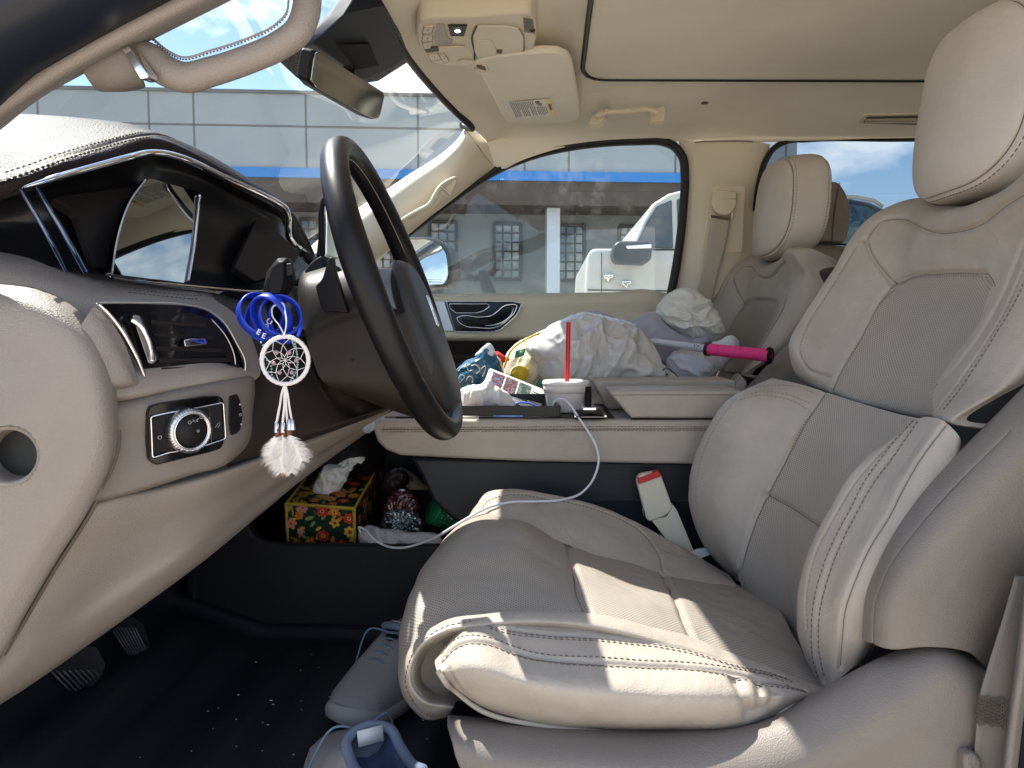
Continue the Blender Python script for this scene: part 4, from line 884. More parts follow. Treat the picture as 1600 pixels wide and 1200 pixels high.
# vent
V = thing('air_vent', 'black slatted dashboard air vent with chrome strip, left of the blue bands', 'air vent', P(280, 540, .2))
def vY(x): return .098+(x-150)*.00066
def vp(x, y, o=0): return P(x, y, vY(x)-o)
outl = [(153,474),(215,474),(290,477),(322,484),(348,503),(368,535),(382,570),(381,580),(372,584),(300,597),(236,607),(222,590),(205,550),(180,505)]
MB().prism([vp(x, y, .004) for x, y in hs([(x, y, 0) for x, y in outl], 2)] if False else rnd([vp(x, y, .004) for x, y in outl], .008), (-.004, .012, 0)).build('housing', M['gloss'], V, bevel=.0015)
cav = [(226,487),(300,489),(330,500),(352,528),(366,562),(362,572),(250,585),(240,560),(236,520)]
MB().prism(rnd([vp(x, y, .0052) for x, y in cav], .006), (-.001, .003, 0)).build('cavity', mat('vent_void', (.004, .004, .005), .6), V)
for k, (y0, y1) in enumerate([(500, 507), (520, 527), (541, 546), (560, 561), (575, 571)]):
    xl = 236+k*4; xr = 322+k*13
    MB().prism([vp(xl, y0, .0085), vp(xr, y1-2, .0085), vp(xr, y1+5, .0075), vp(xl, y0+7, .0075)], (-.006, .010, .001)).build('slat', M['matte'], V, bevel=.0008)
MB().prism(rnd([vp(206,492,.012), vp(218,493,.012), vp(246,562,.012), vp(238,569,.012), vp(232,568,.012)], .003), (-.002, .008, 0)).build('dial_bezel', M['satin'], V, bevel=.001)
MB().tube(hs([vp(205,499,.016), vp(218,508,.02), vp(229,526,.022), vp(236,548,.02), vp(237,562,.016)], 40), .0032, 10).build('dial', M['chrome'], V)
MB().prism(rnd([vp(287,531,.02), vp(296,529,.02), vp(322,529,.017), vp(324,538,.017), vp(298,541,.02), vp(289,542,.022)], .002), (-.004, .006, 0)).build('tab', M['chrome'], V, bevel=.0012)
MB().tube(hs([vp(152,474,.006), vp(165,486,.008), vp(186,512,.009), vp(205,545,.009), vp(221,578,.009), vp(232,606,.007)], 60), [.002+.0026*math.sin((k+1)/61*math.pi) for k in range(60)], 10, flat=.7).build('chrome_strip', M['chrome'], V)
MB().tube(hs([vp(152,473.5,.005), vp(215,473.5,.005), vp(290,476.5,.005), vp(323,483.5,.005), vp(349,502.5,.005), vp(369,535,.005), vp(383.5,571,.005), vp(382,581,.005), vp(372,585.5,.005), vp(300,598.5,.005), vp(236,608,.005)], 120), .0012, 6).build('outline_trim', M['satin'], V)
MB().tube(hs([vp(330,498,.008), vp(352,524,.008), vp(367,560,.008), vp(368,570,.008)], 30), .0009, 6).build('inner_trim', M['satin'], V)
# switch fascia
R = [[(150,620,.13),(230,612,.15),(300,600,.18),(370,588,.235),(388,584,.26),(394,584,.30)],
     [(150,632,.108),(230,622,.132),(300,609,.168),(372,594,.225),(392,592,.25),(398,592,.29)],
     [(150,700,.105),(228,690,.128),(298,675,.162),(372,655,.215),(390,648,.24),(396,648,.28)],
     [(145,765,.10),(225,745,.125),(297,725,.158),(366,700,.205),(385,688,.23),(392,686,.27)],
     [(143,782,.10),(225,760,.126),(297,738,.16),(356,720,.20),(376,704,.225),(388,694,.26)],
     [(143,788,.12),(225,766,.145),(297,743,.18),(354,725,.22),(374,710,.25),(384,700,.28)]]
s = Srf(R, 100, 120); s.build('switch_fascia', M['plastic'], DB)
def sp(x, y, o=0): return s.at(x, y, o)[0]
K = thing('headlamp_switch', 'black headlight switch cluster with a ribbed chrome knob under the vent', 'switch panel', sp(288, 670))
nrm = s.at(290, 670)[1]; nrm = nrm/np.linalg.norm(nrm)
def fl(x, y, o):   # flat plane through the knob centre
    c = sp(290, 670); d = FW+RT*((x-800)/FPX)+UP*((600-y)/FPX); return CAM+d*(((c-CAM)@nrm)/(d@nrm))+nrm*o
plate([fl(*q, .0055) for q in [(228,645),(232,634),(248,629),(320,618),(340,618),(346,624),(347,690),(342,700),(325,706),(240,726),(231,718)]], .012, 'bezel', M['gloss'], K, .003, .0015, nrm=nrm)
plate([fl(231,652,.006), fl(256,646,.006), fl(258,704,.006), fl(234,712,.006)], .003, 'button', M['matte'], K, .002, .001, nrm=nrm)
plate([fl(305,638,.006), fl(342,630,.006), fl(345,682,.006), fl(309,694,.006)], .003, 'button', M['matte'], K, .002, .001, nrm=nrm)
MB().tube(rnd([fl(230,650,.008), fl(256,644,.008), fl(300,637,.008), fl(343,628,.008), fl(347,684,.008), fl(300,700,.008), fl(258,706,.008), fl(233,714,.008)], .003), .0009, 6, closed=True).build('chrome_frame', M['chrome'], K)
MB().tube([fl(321,636,.0075), fl(325,690,.0075)], .0004, 5).build('button_split', M['satin'], K)
kc = sp(287, 671)
a = [(.0001, .0), (.0215, .0), (.0225, .004), (.0225, .0115), (.0205, .0145), (.0185, .015), (.0175, .0125), (.0001, .0122)]
m = MB(); th = np.arange(180)*2*math.pi/180; u = np.cross(nrm, [0, 0, 1.]); u /= np.linalg.norm(u); v = np.cross(nrm, u)
G = np.array([kc+nrm*(z+.004)+(r*1.06*(1+(.018*np.sign(np.sin(th*45)) if 1 <= i <= 4 else 0)))[:, None]*(np.cos(th)[:, None]*u+np.sin(th)[:, None]*v) if 1 <= i <= 4 else kc+nrm*(z+.004)+r*1.06*(np.cos(th)[:, None]*u+np.sin(th)[:, None]*v) for i, (r, z) in enumerate(a)])
m.grid(G, cv=True).build('knob', M['satin'], K)
MB().lathe([(.0001, 0), (.0178, 0), (.0180, -.001)], kc+nrm*.0172, 48, nrm).build('knob_face', M['matte'], K)
MB().tube(circ(kc+nrm*.0185, nrm, .0190), .0009, 6, closed=True).build('knob_ring', M['chrome'], K)
icn = mat('icon_grey', (.35, .36, .37), .5)
def ring_icon(par, c, r, n=20): return MB().tube(circ(c, nrm, r, n), .00035, 5, closed=True).build('icon', icn, par)
for x, y in ((281, 657), (299, 649)): ring_icon(K, fl(x, y, .0215), .0016)
MB().tube([fl(286, 652, .0215), fl(286, 656, .0215), fl(289, 653, .0215), fl(289, 657, .0215)], .0004, 5).build('icon', icn, K)
MB().tube(hs([fl(295, 651, .0215), fl(292, 653, .0215), fl(293, 656, .0215)], 8), .0004, 5).build('icon', icn, K)
ring_icon(K, fl(294, 670, .0215), .0012); ring_icon(K, fl(243, 682, .0095), .0018)
MB().tube([fl(329, 667, .0095), fl(334, 660, .0095), fl(337, 657, .0095), fl(336, 663, .0095), fl(333, 667, .0095)], .0004, 5).build('icon', icn, K)
K2 = thing('dimmer_switch', 'small black upright switch with three dots beside the headlight knob', 'switch', sp(367, 650))
plate([sp(357,619,.001), sp(370,615,.001), sp(374,622,.001), sp(378,648,.001), sp(376,670,.001), sp(371,678,.001), sp(360,681,.001), sp(358,670,.001)], .004, 'panel', M['matte'], K2, .003, .0012)
for x, y in ((369, 632), (371, 664)): MB().ball(sp(x, y, .0055), .0011, 8).build('dot', M['white'], K2)
ring_icon(K2, sp(371, 648, .0045), .0014)
# side cap at the door end
E1 = [(-120,430),(0,442),(60,453),(110,478),(150,520),(173,578),(182,640),(178,710),(150,775),(80,890),(0,1030),(-80,1180)]
E2 = [(-120,462),(0,470),(50,480),(93,503),(128,543),(149,598),(156,645),(152,710),(126,768),(58,878),(-20,1008),(-100,1150)]
E3 = [(-150,560),(-20,560),(12,580),(32,600),(50,620),(60,640),(60,670),(54,712),(38,765),(-5,845),(-70,950),(-150,1090)]
E4 = [(-300,650)]*1
R = [[(x+4, y+1, .13) for x, y in E1], [(x, y, .098) for x, y in E1], [(x-6, y+8, .082) for x, y in E1], [(x, y, .066) for x, y in E2], [(x, y, .055) for x, y in E3], [(-300+.3*x, 640+.2*(y-640), .052) for x, y in E3]]
s = Srf(R, 240, 260)
hc = np.array([14., 712.]); pp = s.pp; keep = (((pp-hc)/np.array([46., 46.]))**2).sum(2) > 1
nu, nv = s.G.shape[:2]; m = MB(); m.grid(s.G, s.UV); kk = keep.ravel(); m.f = [q for q in m.f if all(kk[i] for i in q)]; m.mi = [0]*len(m.f)
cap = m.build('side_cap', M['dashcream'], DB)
hcen = P(14, 712, .0565); n_ = np.array([.25, -1, .06]); n_ /= np.linalg.norm(n_)
MB().lathe([(.0325, -.0030), (.0300, .0022), (.0275, .0036), (.0252, .0024), (.0242, -.004), (.0240, -.028), (.023, -.034)], hcen, 60, n_).build('hole_rim', M['dashcream'], cap)
MB().lathe([(.0001, -.033), (.0246, -.033)], hcen, 40, n_).build('hole_bottom', mat('hole_black', (.008, .009, .012), .4), cap)
MB().tube(hs([(187,640,.118),(184,700,.112),(152,780,.105),(82,895,.105),(0,1038,.105),(-80,1185,.105)], 60), .0022, 6).build('gap_line', M['seam'], DB)
# knee panel
R = [[(100,800,.14),(148,780,.135),(250,754,.20),(360,724,.26),(440,694,.36),(540,655,.50),(622,612,.66)],
     [(100,812,.11),(146,790,.11),(250,763,.165),(362,733,.23),(450,702,.34),(545,664,.48),(622,622,.64)],
     [(20,930,.10),(90,895,.11),(210,845,.165),(330,790,.23),(425,738,.34),(530,688,.48),(612,640,.64)],
     [(-60,1060,.10),(20,1010,.105),(150,930,.16),(305,840,.225),(405,770,.33),(505,705,.47),(590,655,.63)],
     [(-110,1130,.10),(-10,1072,.105),(115,985,.155),(288,872,.22),(388,798,.325),(478,728,.465),(570,665,.62)],
     [(-110,1150,.12),(0,1088,.125),(128,1000,.175),(298,882,.24),(397,804,.345),(482,736,.48),(572,672,.64)],
     [(-110,1150,.22),(0,1085,.25),(128,998,.30),(298,878,.36),(397,800,.46),(482,732,.58),(572,670,.72)]]
s = Srf(R, 120, 160); s.groove([(440,792),(470,755),(500,722)], .002, .003).groove([(420,700),(500,672),(600,634)], .0, .003); s.build('knee_panel', M['dashcream'], DB)
# dark trim round the steering column
R = [[(330,458,.40),(380,470,.42),(430,450,.44),(480,440,.5),(560,440,.56)],
     [(340,470,.35),(384,490,.355),(425,500,.36),(480,495,.42),(560,480,.5)],
     [(385,560,.30),(400,560,.31),(440,560,.33),(490,550,.38),(560,540,.48)],
     [(380,640,.26),(400,635,.275),(450,630,.31),(510,620,.37),(575,612,.47)],
     [(372,690,.245),(395,688,.26),(450,672,.31),(520,655,.38),(590,632,.47)],
     [(357,722,.235),(378,716,.25),(440,694,.31),(525,664,.385),(606,636,.48)],
     [(357,728,.26),(376,724,.28),(440,702,.34),(525,672,.42),(606,642,.52)]]
s = Srf(R, 100, 100); s.groove([(470,440),(485,520),(505,585),(535,628),(560,640)], .008, .012); s.build('column_surround', M['brnpl'], DB)
# body of dash behind everything, towards the passenger side
R = [[(300,480,.75),(480,400,.80),(520,410,1.0),(560,420,1.3),(560,430,1.5)],[(300,500,.70),(485,420,.74),(530,425,.98),(575,430,1.3),(575,436,1.5)],[(300,640,.66),(500,560,.70),(545,520,.98),(590,500,1.3),(590,500,1.5)],[(400,700,.70),(560,680,.72),(600,650,.98),(610,620,1.3),(610,600,1.5)],[(400,760,.9),(560,760,.9),(600,740,1.0),(600,700,1.3),(600,680,1.5)]]
Srf(R, 60, 60).build('lower_dash', M['blkpl'], DB, solid=.004)
R = [[P(-60,196,.6), P(200,205,.70), P(392,306,.84), P(484,392,.95), P(520,395,1.25), P(520,395,1.5)], [np.array([-1.25, .1, 1.27]), np.array([-1.28, .4, 1.28]), np.array([-1.3, .8, 1.27]), np.array([-1.28, 1.0, 1.25]), np.array([-1.2, 1.3, 1.24]), np.array([-1.1, 1.5, 1.22])]]
Srf(R, 20, 60).build('dash_top', M['dark'], DB, solid=.004)
# ================================================================== infotainment screen edge behind the wheel
T = thing('centre_screen', 'thin upright centre touchscreen with chrome edge behind the steering wheel', 'screen', P(530, 360, .85))
plate([(503,318,.80),(515,308,.80),(522,312,.80),(556,390,1.08),(556,402,1.08),(505,402,.80)], .012, 'screen', mat('screen_pale', (.30, .34, .32), .05, .9), T, .004, .0015)
MB().tube(hs([(504,404,.78),(502,360,.78),(503,325,.78),(508,310,.78),(516,307,.78),(523,314,.79)], 50), .0055, 8).build('casing', M['matte'], T)
MB().tube(hs([(509,400,.775),(510,350,.775),(512,318,.775),(518,312,.78),(526,330,.79),(548,402,.80)], 50), .0028, 8).build('chrome_edge', M['chrome'], T)
# ================================================================== steering column and wheel
SC = thing('steering_column', 'dark brown steering column shroud with shift paddles behind the wheel', 'steering column', P(560, 500, .42))
R = [[(468,470,.50),(472,430,.50),(500,412,.50),(545,404,.50),(600,420,.50)],
     [(466,480,.41),(468,436,.41),(498,417,.42),(545,410,.42),(610,425,.43)],
     [(470,500,.345),(472,460,.345),(505,440,.345),(560,430,.35),(625,440,.36)],
     [(476,520,.325),(490,500,.325),(530,480,.325),(580,468,.33),(640,470,.34)],
     [(488,560,.325),(512,545,.325),(560,535,.325),(615,530,.33),(670,540,.34)],
     [(510,600,.33),(540,602,.33),(585,605,.33),(640,610,.335),(690,620,.345)],
     [(535,612,.345),(560,618,.345),(600,628,.345),(650,642,.35),(700,655,.36)],
     [(545,618,.42),(570,626,.42),(610,640,.42),(655,655,.42),(705,668,.43)],
     [(545,612,.52),(570,622,.52),(610,636,.52),(655,650,.52),(705,662,.53)]]
s = Srf(R, 120, 100); s.groove([(482,520),(520,502),(580,485),(630,480)], .002, .002); s.build('shroud', M['brnpl'], SC)
MB().ball(s.at(551, 562, -.0005)[0], .0023, 10).build('screw_hole', M['rubber'], SC)
for k, (px, Y) in enumerate((([(520,402),(514,402),(508,420),(502,438),(492,446),(500,478),(506,489),(520,486),(545,490),(538,470),(524,425)], .30),)):
    MB().prism(rnd([P(x, y, Y) for x, y in px], .006), (0, .012, 0)).build('shift_paddle', M['matte'], SC, bevel=.003)
MB().prism(rnd([P(x, y, .36) for x, y in [(522,412),(538,425),(548,450),(548,475),(540,488),(525,486)]], .006), (0, .012, 0)).build('shift_paddle', M['blkpl'], SC, bevel=.003)
plate([(474,426,.40),(486,408,.40),(503,397,.40),(506,420,.40),(500,432,.39)], .03, 'stalk_base', M['blkpl'], SC, .006, .005)
W = thing('steering_wheel', 'black leather steering wheel seen nearly edge on', 'steering wheel', (-.207, .42, 1.254))
wc = (P(543, 238, .42)+P(700, 668, .42))/2; e1 = P(543, 238, .42)-P(700, 668, .42); RR = np.linalg.norm(e1)/2; e1 /= np.linalg.norm(e1); e2 = np.array([0, 1., 0]); wn = np.cross(e2, e1); wn /= np.linalg.norm(wn); wn *= np.sign(wn[0])
RY = .195
def wp(a, r=1.0, h=0): return wc+(e1*math.cos(a)*RR+e2*math.sin(a)*RY)*r+wn*h
n = 160; A = np.array([wp(2*math.pi*k/n) for k in range(n)])
rim = MB(); th = np.arange(24)*2*math.pi/24; G = []
for k in range(n):
    a = 2*math.pi*k/n; rd = (A[k]-wc)/np.linalg.norm(A[k]-wc); rr = .0160+.0015*math.exp(-((abs(((a+math.pi) % (2*math.pi))-math.pi)-1.45)/.35)**2)
    d = min(abs(((a-b+math.pi) % (2*math.pi))-math.pi) for b in (math.radians(-42), math.radians(42), math.radians(128), math.radians(-128)))
    rr -= .0012*math.exp(-(d/.012)**2)
    G.append(A[k]+rr*(np.cos(th)[:, None]*rd*1.0+np.sin(th)[:, None]*wn*1.12))
rm = rim.grid(np.array(G), cu=True, cv=True).build('rim', M['wheelL'], W)
MB().tube([A[k]+(-(A[k]-wc)/np.linalg.norm(A[k]-wc))*.0157+wn*.004 for k in range(n)], .0007, 5, closed=True).build('inner_stitch', M['threadl'], rm)
# hub
hb = wc-e1*.072+wn*.002
R = []
for t, rad in ((-.03, .055), (-.012, .078), (.008, .090), (.020, .088), (.028, .078), (.032, .05), (.033, .002)):
    th = np.arange(48)*2*math.pi/48; c, s_ = np.cos(th), np.sin(th); e = .72
    R.append(hb+wn*t+(np.sign(c)*np.abs(c)**e*rad*1.22)[:, None]*e1+(np.sign(s_)*np.abs(s_)**e*rad*.95)[:, None]*e2)
hub = MB().grid(colspline(np.array(R), np.linspace(0, 1, 7), np.linspace(0, 1, 40)), cv=True).build('hub', mat('grey_hub', (.040, .040, .041), .42, spec=.3, bump=.1, bscale=800), W)
for sg in (-1, 1):
    MB().prism([wc+e1*.025+e2*sg*.07+wn*.015, wc+e1*.018+e2*sg*.185+wn*.004, wc-e1*.03+e2*sg*.185+wn*.004, wc-e1*.04+e2*sg*.07+wn*.015], -wn*.016).build('spoke', M['gloss'], W, bevel=.004)
MB().prism([wc-e1*.09+e2*.03+wn*.02, wc-e1*.20+e2*.022+wn*.006, wc-e1*.20-e2*.022+wn*.006, wc-e1*.09-e2*.03+wn*.02], -wn*.014).build('spoke', M['matte'], W, bevel=.004)
MB().tube(hs([wc-e1*.14+e2*.035+wn*.018, wc-e1*.17+e2*.045+wn*.012, wc-e1*.19+e2*.07+wn*.008], 20), .004, 8, flat=.5).build('chrome_spoke_trim', M['chrome'], W)
em = MB(); ec = hb+e1*.03+wn*.034
em.tube([ec+e1*.020, ec-e1*.020], .0012, 6); em.tube([ec+e2*.006, ec-e2*.006], .0012, 6)
em.build('badge_star', M['chrome'], hub); MB().tube(rnd([ec+e1*.022+e2*.009, ec+e1*.022-e2*.009, ec-e1*.022-e2*.009, ec-e1*.022+e2*.009], .002), .0012, 6, closed=True).build('badge_frame', M['chrome'], hub)
# ================================================================== near A pillar, door seal, handle
T = MB().tube([np.array([-1.3,-.01,1.12]), np.array([-.95,.0,1.30]), P(-260,300,.015), P(0,62,.03), P(118,0,.04), P(330,-110,.05), P(700,-200,.05), np.array([.15,.02,1.71]), np.array([.6,.0,1.735])], .055, 16, flat=.6).build('near_pillar_seal', mat('navy_black_rubber', (.010, .013, .022), .4)); struct(T)
rows = [[(-260,300,.03),(0,130,.06),(120,60,.065),(240,-4,.07),(420,-90,.08)],[(-260,340,.035),(0,165,.05),(120,90,.055),(240,26,.06),(420,-60,.07)],[(-240,370,.08),(0,192,.08),(50,152,.085),(130,105,.09),(236,52,.095),(340,0,.10),(500,-80,.12)],[(-240,360,.13),(0,180,.13),(120,110,.13),(230,54,.13),(420,-40,.15)]]
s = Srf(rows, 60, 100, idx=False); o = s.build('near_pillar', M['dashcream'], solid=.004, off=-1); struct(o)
o = MB().tube([P(-260,352,.03), P(-60,178,.035), P(0,133,.04), P(120,64,.045), P(240,2,.05), P(420,-86,.07)], .0035, 8).build('pillar_seam', M['rubber']); struct(o)
T = thing('near_grab_handle', 'cream stitched grab handle hanging on the nearest windscreen pillar', 'grab handle', P(230, 90, .11))
R = [[(132,98,.10),(160,85,.10),(190,72,.10),(208,64,.10)],[(140,112,.085),(165,100,.082),(192,90,.082),(212,84,.082)],[(150,122,.09),(172,118,.085),(195,112,.085),(218,104,.085)],[(160,127,.12),(180,127,.11),(200,126,.11),(222,122,.11)]]
Srf(R, 30, 30).build('mount', M['plastic'], T, solid=.01, off=-1)
MB().prism(rnd([P(x, y, .068) for x, y in [(189,76),(200,71),(231,115),(230,122),(218,124)]], .002), (.004, .012, 0)).build('chrome_clip', M['chrome'], T, bevel=.002)
hp = [(208,84,.10),(232,92,.098),(262,112,.096),(290,121,.095),(330,112,.095),(390,92,.097),(435,72,.10),(466,48,.102),(478,20,.105),(480,-15,.108),(476,-60,.11)]
rad = [.0155,.0155,.0145,.0138,.0132,.0130,.0130,.0132,.0135,.0135,.0135]
C = hs(hp, 160); rr = np.interp(np.linspace(0, 1, 160), np.linspace(0, 1, 11), rad)
g = MB().tube(C, rr, 24, flat=1.0).build('grip', M['dashcream'], T)
m = MB(); Cm = hs([(238,62,.098),(262,82,.094),(288,93,.088),(330,82,.088),(390,62,.09),(430,42,.092),(446,26,.094),(452,-5,.1)], 200); 
for i in range(0, 198, 4): m.tube([Cm[i], Cm[i+2]], .0008, 5)
m.build('stitching', M['thread'], g)
MB().tube(Cm+np.array([0, -.0, .002]), .0010, 5).build('seam', M['threadl'], g)
# ================================================================== rear view mirror and sensor housing
T = thing('mirror_mount_housing', 'large black sensor housing at the top of the windscreen', 'sensor housing', P(560, 60, .8))
q = [(578,-40,.70),(600,6,.72),(618,44,.80),(639,90,.92),(610,106,.94),(575,123,.93),(548,112,.86),(492,70,.72),(500,58,.70),(540,22,.68)]
A = [P(*a) for a in q]; B_ = [onws(a[0], a[1], .002) for a in [(560,-40),(600,-4),(622,48),(640,88),(612,104),(578,118),(548,108),(490,72),(497,56),(535,18)]]
B_ = [a+np.array([-.035, .02, .004]) for a in A]
m = MB(); V = A+B_; k = len(A); m.add(V, [list(range(k)), list(range(2*k-1, k-1, -1))]+[(i, i+k, (i+1) % k+k, (i+1) % k) for i in range(k)])
m.build('cover', mat('charcoal_housing', (.030, .036, .048), .5, spec=.3), T, bevel=.006)
plate([P(526,70,.74), P(578,69,.80), P(593,103,.87), P(556,109,.83)], .004, 'camera_panel', M['matte'], T, .003, .0015)
T = thing('rear_view_mirror', 'frameless rear view mirror tilted under the black sensor housing', 'mirror', P(540, 130, .8))
q = [(483,92,.665),(488,80,.665),(496,78,.67),(600,144,.915),(603,152,.92),(600,180,.92),(595,187,.915),(584,187,.90),(565,181,.87),(495,137,.69),(484,125,.668)]
A = np.array([P(*a) for a in q]); c = A.mean(0); nn_ = np.linalg.svd(A-c)[2][2]; nn_ *= np.sign(nn_[0]); A = A-((A-c)@nn_)[:, None]*nn_
MB().prism(list(A-nn_*.002), -nn_*.022-np.array([0, .004, 0])).build('casing', M['matte'], T, bevel=.005, seg=4)
A2 = c+(A-c)*.955; MB().prism(list(A2+nn_*.001), -nn_*.004).build('mirror_glass', mat('mirror_glass', (.42, .43, .42), .10, 1), T, bevel=.001)
MB().tube([P(545, 108, .80), P(548, 130, .83)], .012, 10).build('stem', M['matte'], T)
# ================================================================== overhead console
Z0 = 1.762
OC = thing('overhead_console', 'cream overhead console with buttons, dark lamp window and sunglasses lid', 'overhead console', PZ(745, 60, 1.78))
# rebased on the ceiling depth: lens row by row
def oc(x, y, dz=0): 
    p = PZ(x, y, 1.772+dz); return p
pl = [(652,40),(656,32),(672,28),(740,27),(820,20),(830,22),(838,40),(838,62),(832,86),(822,93),(760,103),(700,104),(672,98),(655,76),(650,58)]
MB().prism([oc(x, y, -.004) for x, y in pl], (0, 0, .05)).build('body', M['trimp'], OC, bevel=.008, seg=4)
def op(px, name, m, dz=-.0065, th=.004, r=.003, bev=.001, par=OC): return MB().prism(rnd([oc(x, y, dz) for x, y in px], r), (0, 0, th)).build(name, m, par, bevel=bev)
op([(700,41),(730,41),(725,57),(704,57)], 'lamp_window', M['rubber'], -.0078, r=.001)
led = mat('lit_led', (.9, .9, .9), .3, emit=(1, .98, .92), estr=6)
MB().lathe([(.0001, -.001), (.0048, -.001), (.005, .001)], oc(715, 48.5, -.0078), 28, (0, 0, 1)).build('lamp', led, OC)
for pts in ([(662,43),(677,42),(675,53),(660,53)], [(661,55),(676,55),(676,65),(659,66)], [(660,68),(677,67),(672,76),(663,77)], [(668,85),(684,84),(690,93),(674,96)], [(686,86),(694,84),(702,96),(694,99)]):
    b_ = op(pts, 'button', M['trimp'], -.0072); MB().tube([oc(x, y, -.0068) for x, y in pts], .0006, 5, closed=True).build('button_edge', M['seam'], b_); c = np.mean(pts, 0); MB().ball(oc(c[0], c[1], -.0078), .0013, 8).build('mark', M['seam'], b_)
op([(682,39),(694,39),(700,60),(707,64),(704,72),(682,72),(679,66)], 'touch_pad', M['leather'], -.0068)
op([(663,77),(684,74),(686,80),(666,83)], 'slide_recess', M['seam'], -.0072)
op([(685,75),(724,74),(727,76),(724,80),(687,82)], 'slide_switch', M['trimp'], -.0092)
op([(739,56),(745,42),(790,42),(812,46),(818,58),(818,86),(812,93),(780,97),(748,97),(741,80)], 'sunglasses_lid', M['trimp'], -.0085, r=.008, bev=.003)
op([(742,64),(768,64),(776,78),(772,95),(748,97),(741,80)], 'lid_press', M['trimp'], -.0105, r=.006, bev=.002)
op([(775,78),(786,78),(784,84),(776,84)], 'lid_catch', M['seam'], -.0095)
op([(714,97),(724,95),(740,97),(735,102),(718,102)], 'map_lamp', M['trimp'], -.0085)
for l in ([(741,80),(738,57),(745,42)], [(741,80),(748,97),(772,95)]): MB().tube(hs([oc(x, y, -.0072) for x, y in l], 20), .0016, 6).build('lid_gap', M['rubber'], OC)
MB().tube([oc(x, y, -.0075) for x, y in [(739,56),(745,42),(790,42),(812,46),(819,58),(819,86),(812,94),(780,98),(748,98),(741,80)]], .0008, 5).build('lid_outline', M['seam'], OC)
m = MB(); 
for k in range(9): m.tube([oc(818+k*1.7, 28+k*.3, -.006), oc(820+k*1.9, 50+k*.4, -.006)], .0006, 4)
m.build('microphone_ribs', M['seam'], OC)
MB().ball(oc(832, 47, -.004), (.006, .004, .004), 10).build('hook_hole', M['rubber'], OC)
# ================================================================== sun visor
SV = thing('sun_visor', 'folded cream sun visor with a white and yellow airbag warning label', 'sun visor', PZ(820, 140, 1.75))
def sv(x, y, o=0):
    t = (y-90)/100.; return PZ(x, y, 1.768-.022*t+o)
pl = [(744,104),(742,98),(760,92),(800,86),(850,82),(872,83),(888,90),(894,101),(903,150),(906,180),(903,188),(894,192),(812,197),(806,196),(803,193),(794,193),(789,189),(770,152)]
MB().prism([sv(x, y, -.010) for x, y in pl], (0, .004, .018)).build('panel', M['head'], SV, bevel=.006, seg=4)
MB().prism(rnd([sv(x, y, -.0145) for x, y in [(740,104),(760,103),(765,113),(748,116)]], .003), (0, 0, .01)).build('clip_pocket', M['trimp'], SV, bevel=.002)
MB().prism(rnd([sv(x, y, -.0152) for x, y in [(744,104),(757,104),(760,110),(748,112)]], .002), (0, 0, .004)).build('clip_recess', M['seam'], SV)
MB().tube([sv(741, 105, -.014), sv(755, 110, -.014)], .0045, 8).build('clip_pin', M['trimp'], SV)
def lab(u, v, o): # u along, v across of the warning label
    a, b, c, d = [(792, 160), (860, 154), (868, 180), (805, 186)]
    x = (a[0]*(1-u)+b[0]*u)*(1-v)+(d[0]*(1-u)+c[0]*u)*v; y = (a[1]*(1-u)+b[1]*u)*(1-v)+(d[1]*(1-u)+c[1]*u)*v
    return sv(x, y, -.0104-o)
def lq(u0, v0, u1, v1, o, name, m, par): return MB().add([lab(u0, v0, o), lab(u1, v0, o), lab(u1, v1, o), lab(u0, v1, o)], [(0, 1, 2, 3)]).build(name, m, par, smooth=False)
wl_ = mat('label_white', (.78, .78, .74), .5); yl_ = mat('label_yellow', (.85, .55, .05), .5); ink = mat('label_ink', (.06, .06, .07), .6)
lb_ = lq(0, 0, 1, 1, .0004, 'warning_label', wl_, SV); lq(.88, .02, .985, .98, .0008, 'yellow_band', yl_, lb_)
m = MB(); rs = random.Random(3)
for k in range(13):
    u = .05+k*.042; v = .06
    while v < .86:
        ln = rs.uniform(.05, .12); 
        if k in (4, 9) and v > .4: break
        m.add([lab(u, v, .0008), lab(u+.018, v, .0008), lab(u+.018, min(v+ln, .93), .0008), lab(u, min(v+ln, .93), .0008)], [(0, 1, 2, 3)]); v += ln+.02
for k in range(6):
    u = .62+k*.04; v = .42
    while v < .85:
        ln = rs.uniform(.05, .1); m.add([lab(u, v, .0008), lab(u+.018, v, .0008), lab(u+.018, v+ln, .0008), lab(u, v+ln, .0008)], [(0, 1, 2, 3)]); v += ln+.02
for (u, v, w_, h_) in ((.63, .08, .10, .10), (.64, .20, .13, .05), (.66, .28, .10, .07)): m.add([lab(u, v, .0008), lab(u+w_, v, .0008), lab(u+w_, v+h_, .0008), lab(u, v+h_, .0008)], [(0, 1, 2, 3)])
m.build('label_print', ink, lb_, smooth=False)
c_ = lab(.93, .5, .0012); xd = lab(.93, .95, 0)-lab(.93, .05, 0); yd = lab(.2, .5, 0)-lab(.9, .5, 0)
text('WARNING', c_+yd*.06*0, -xd if False else xd, yd if np.cross(xd, yd)[2] < 0 else -yd, .009, 'warning_word', ink, lb_, ext=.0001, bold=True)
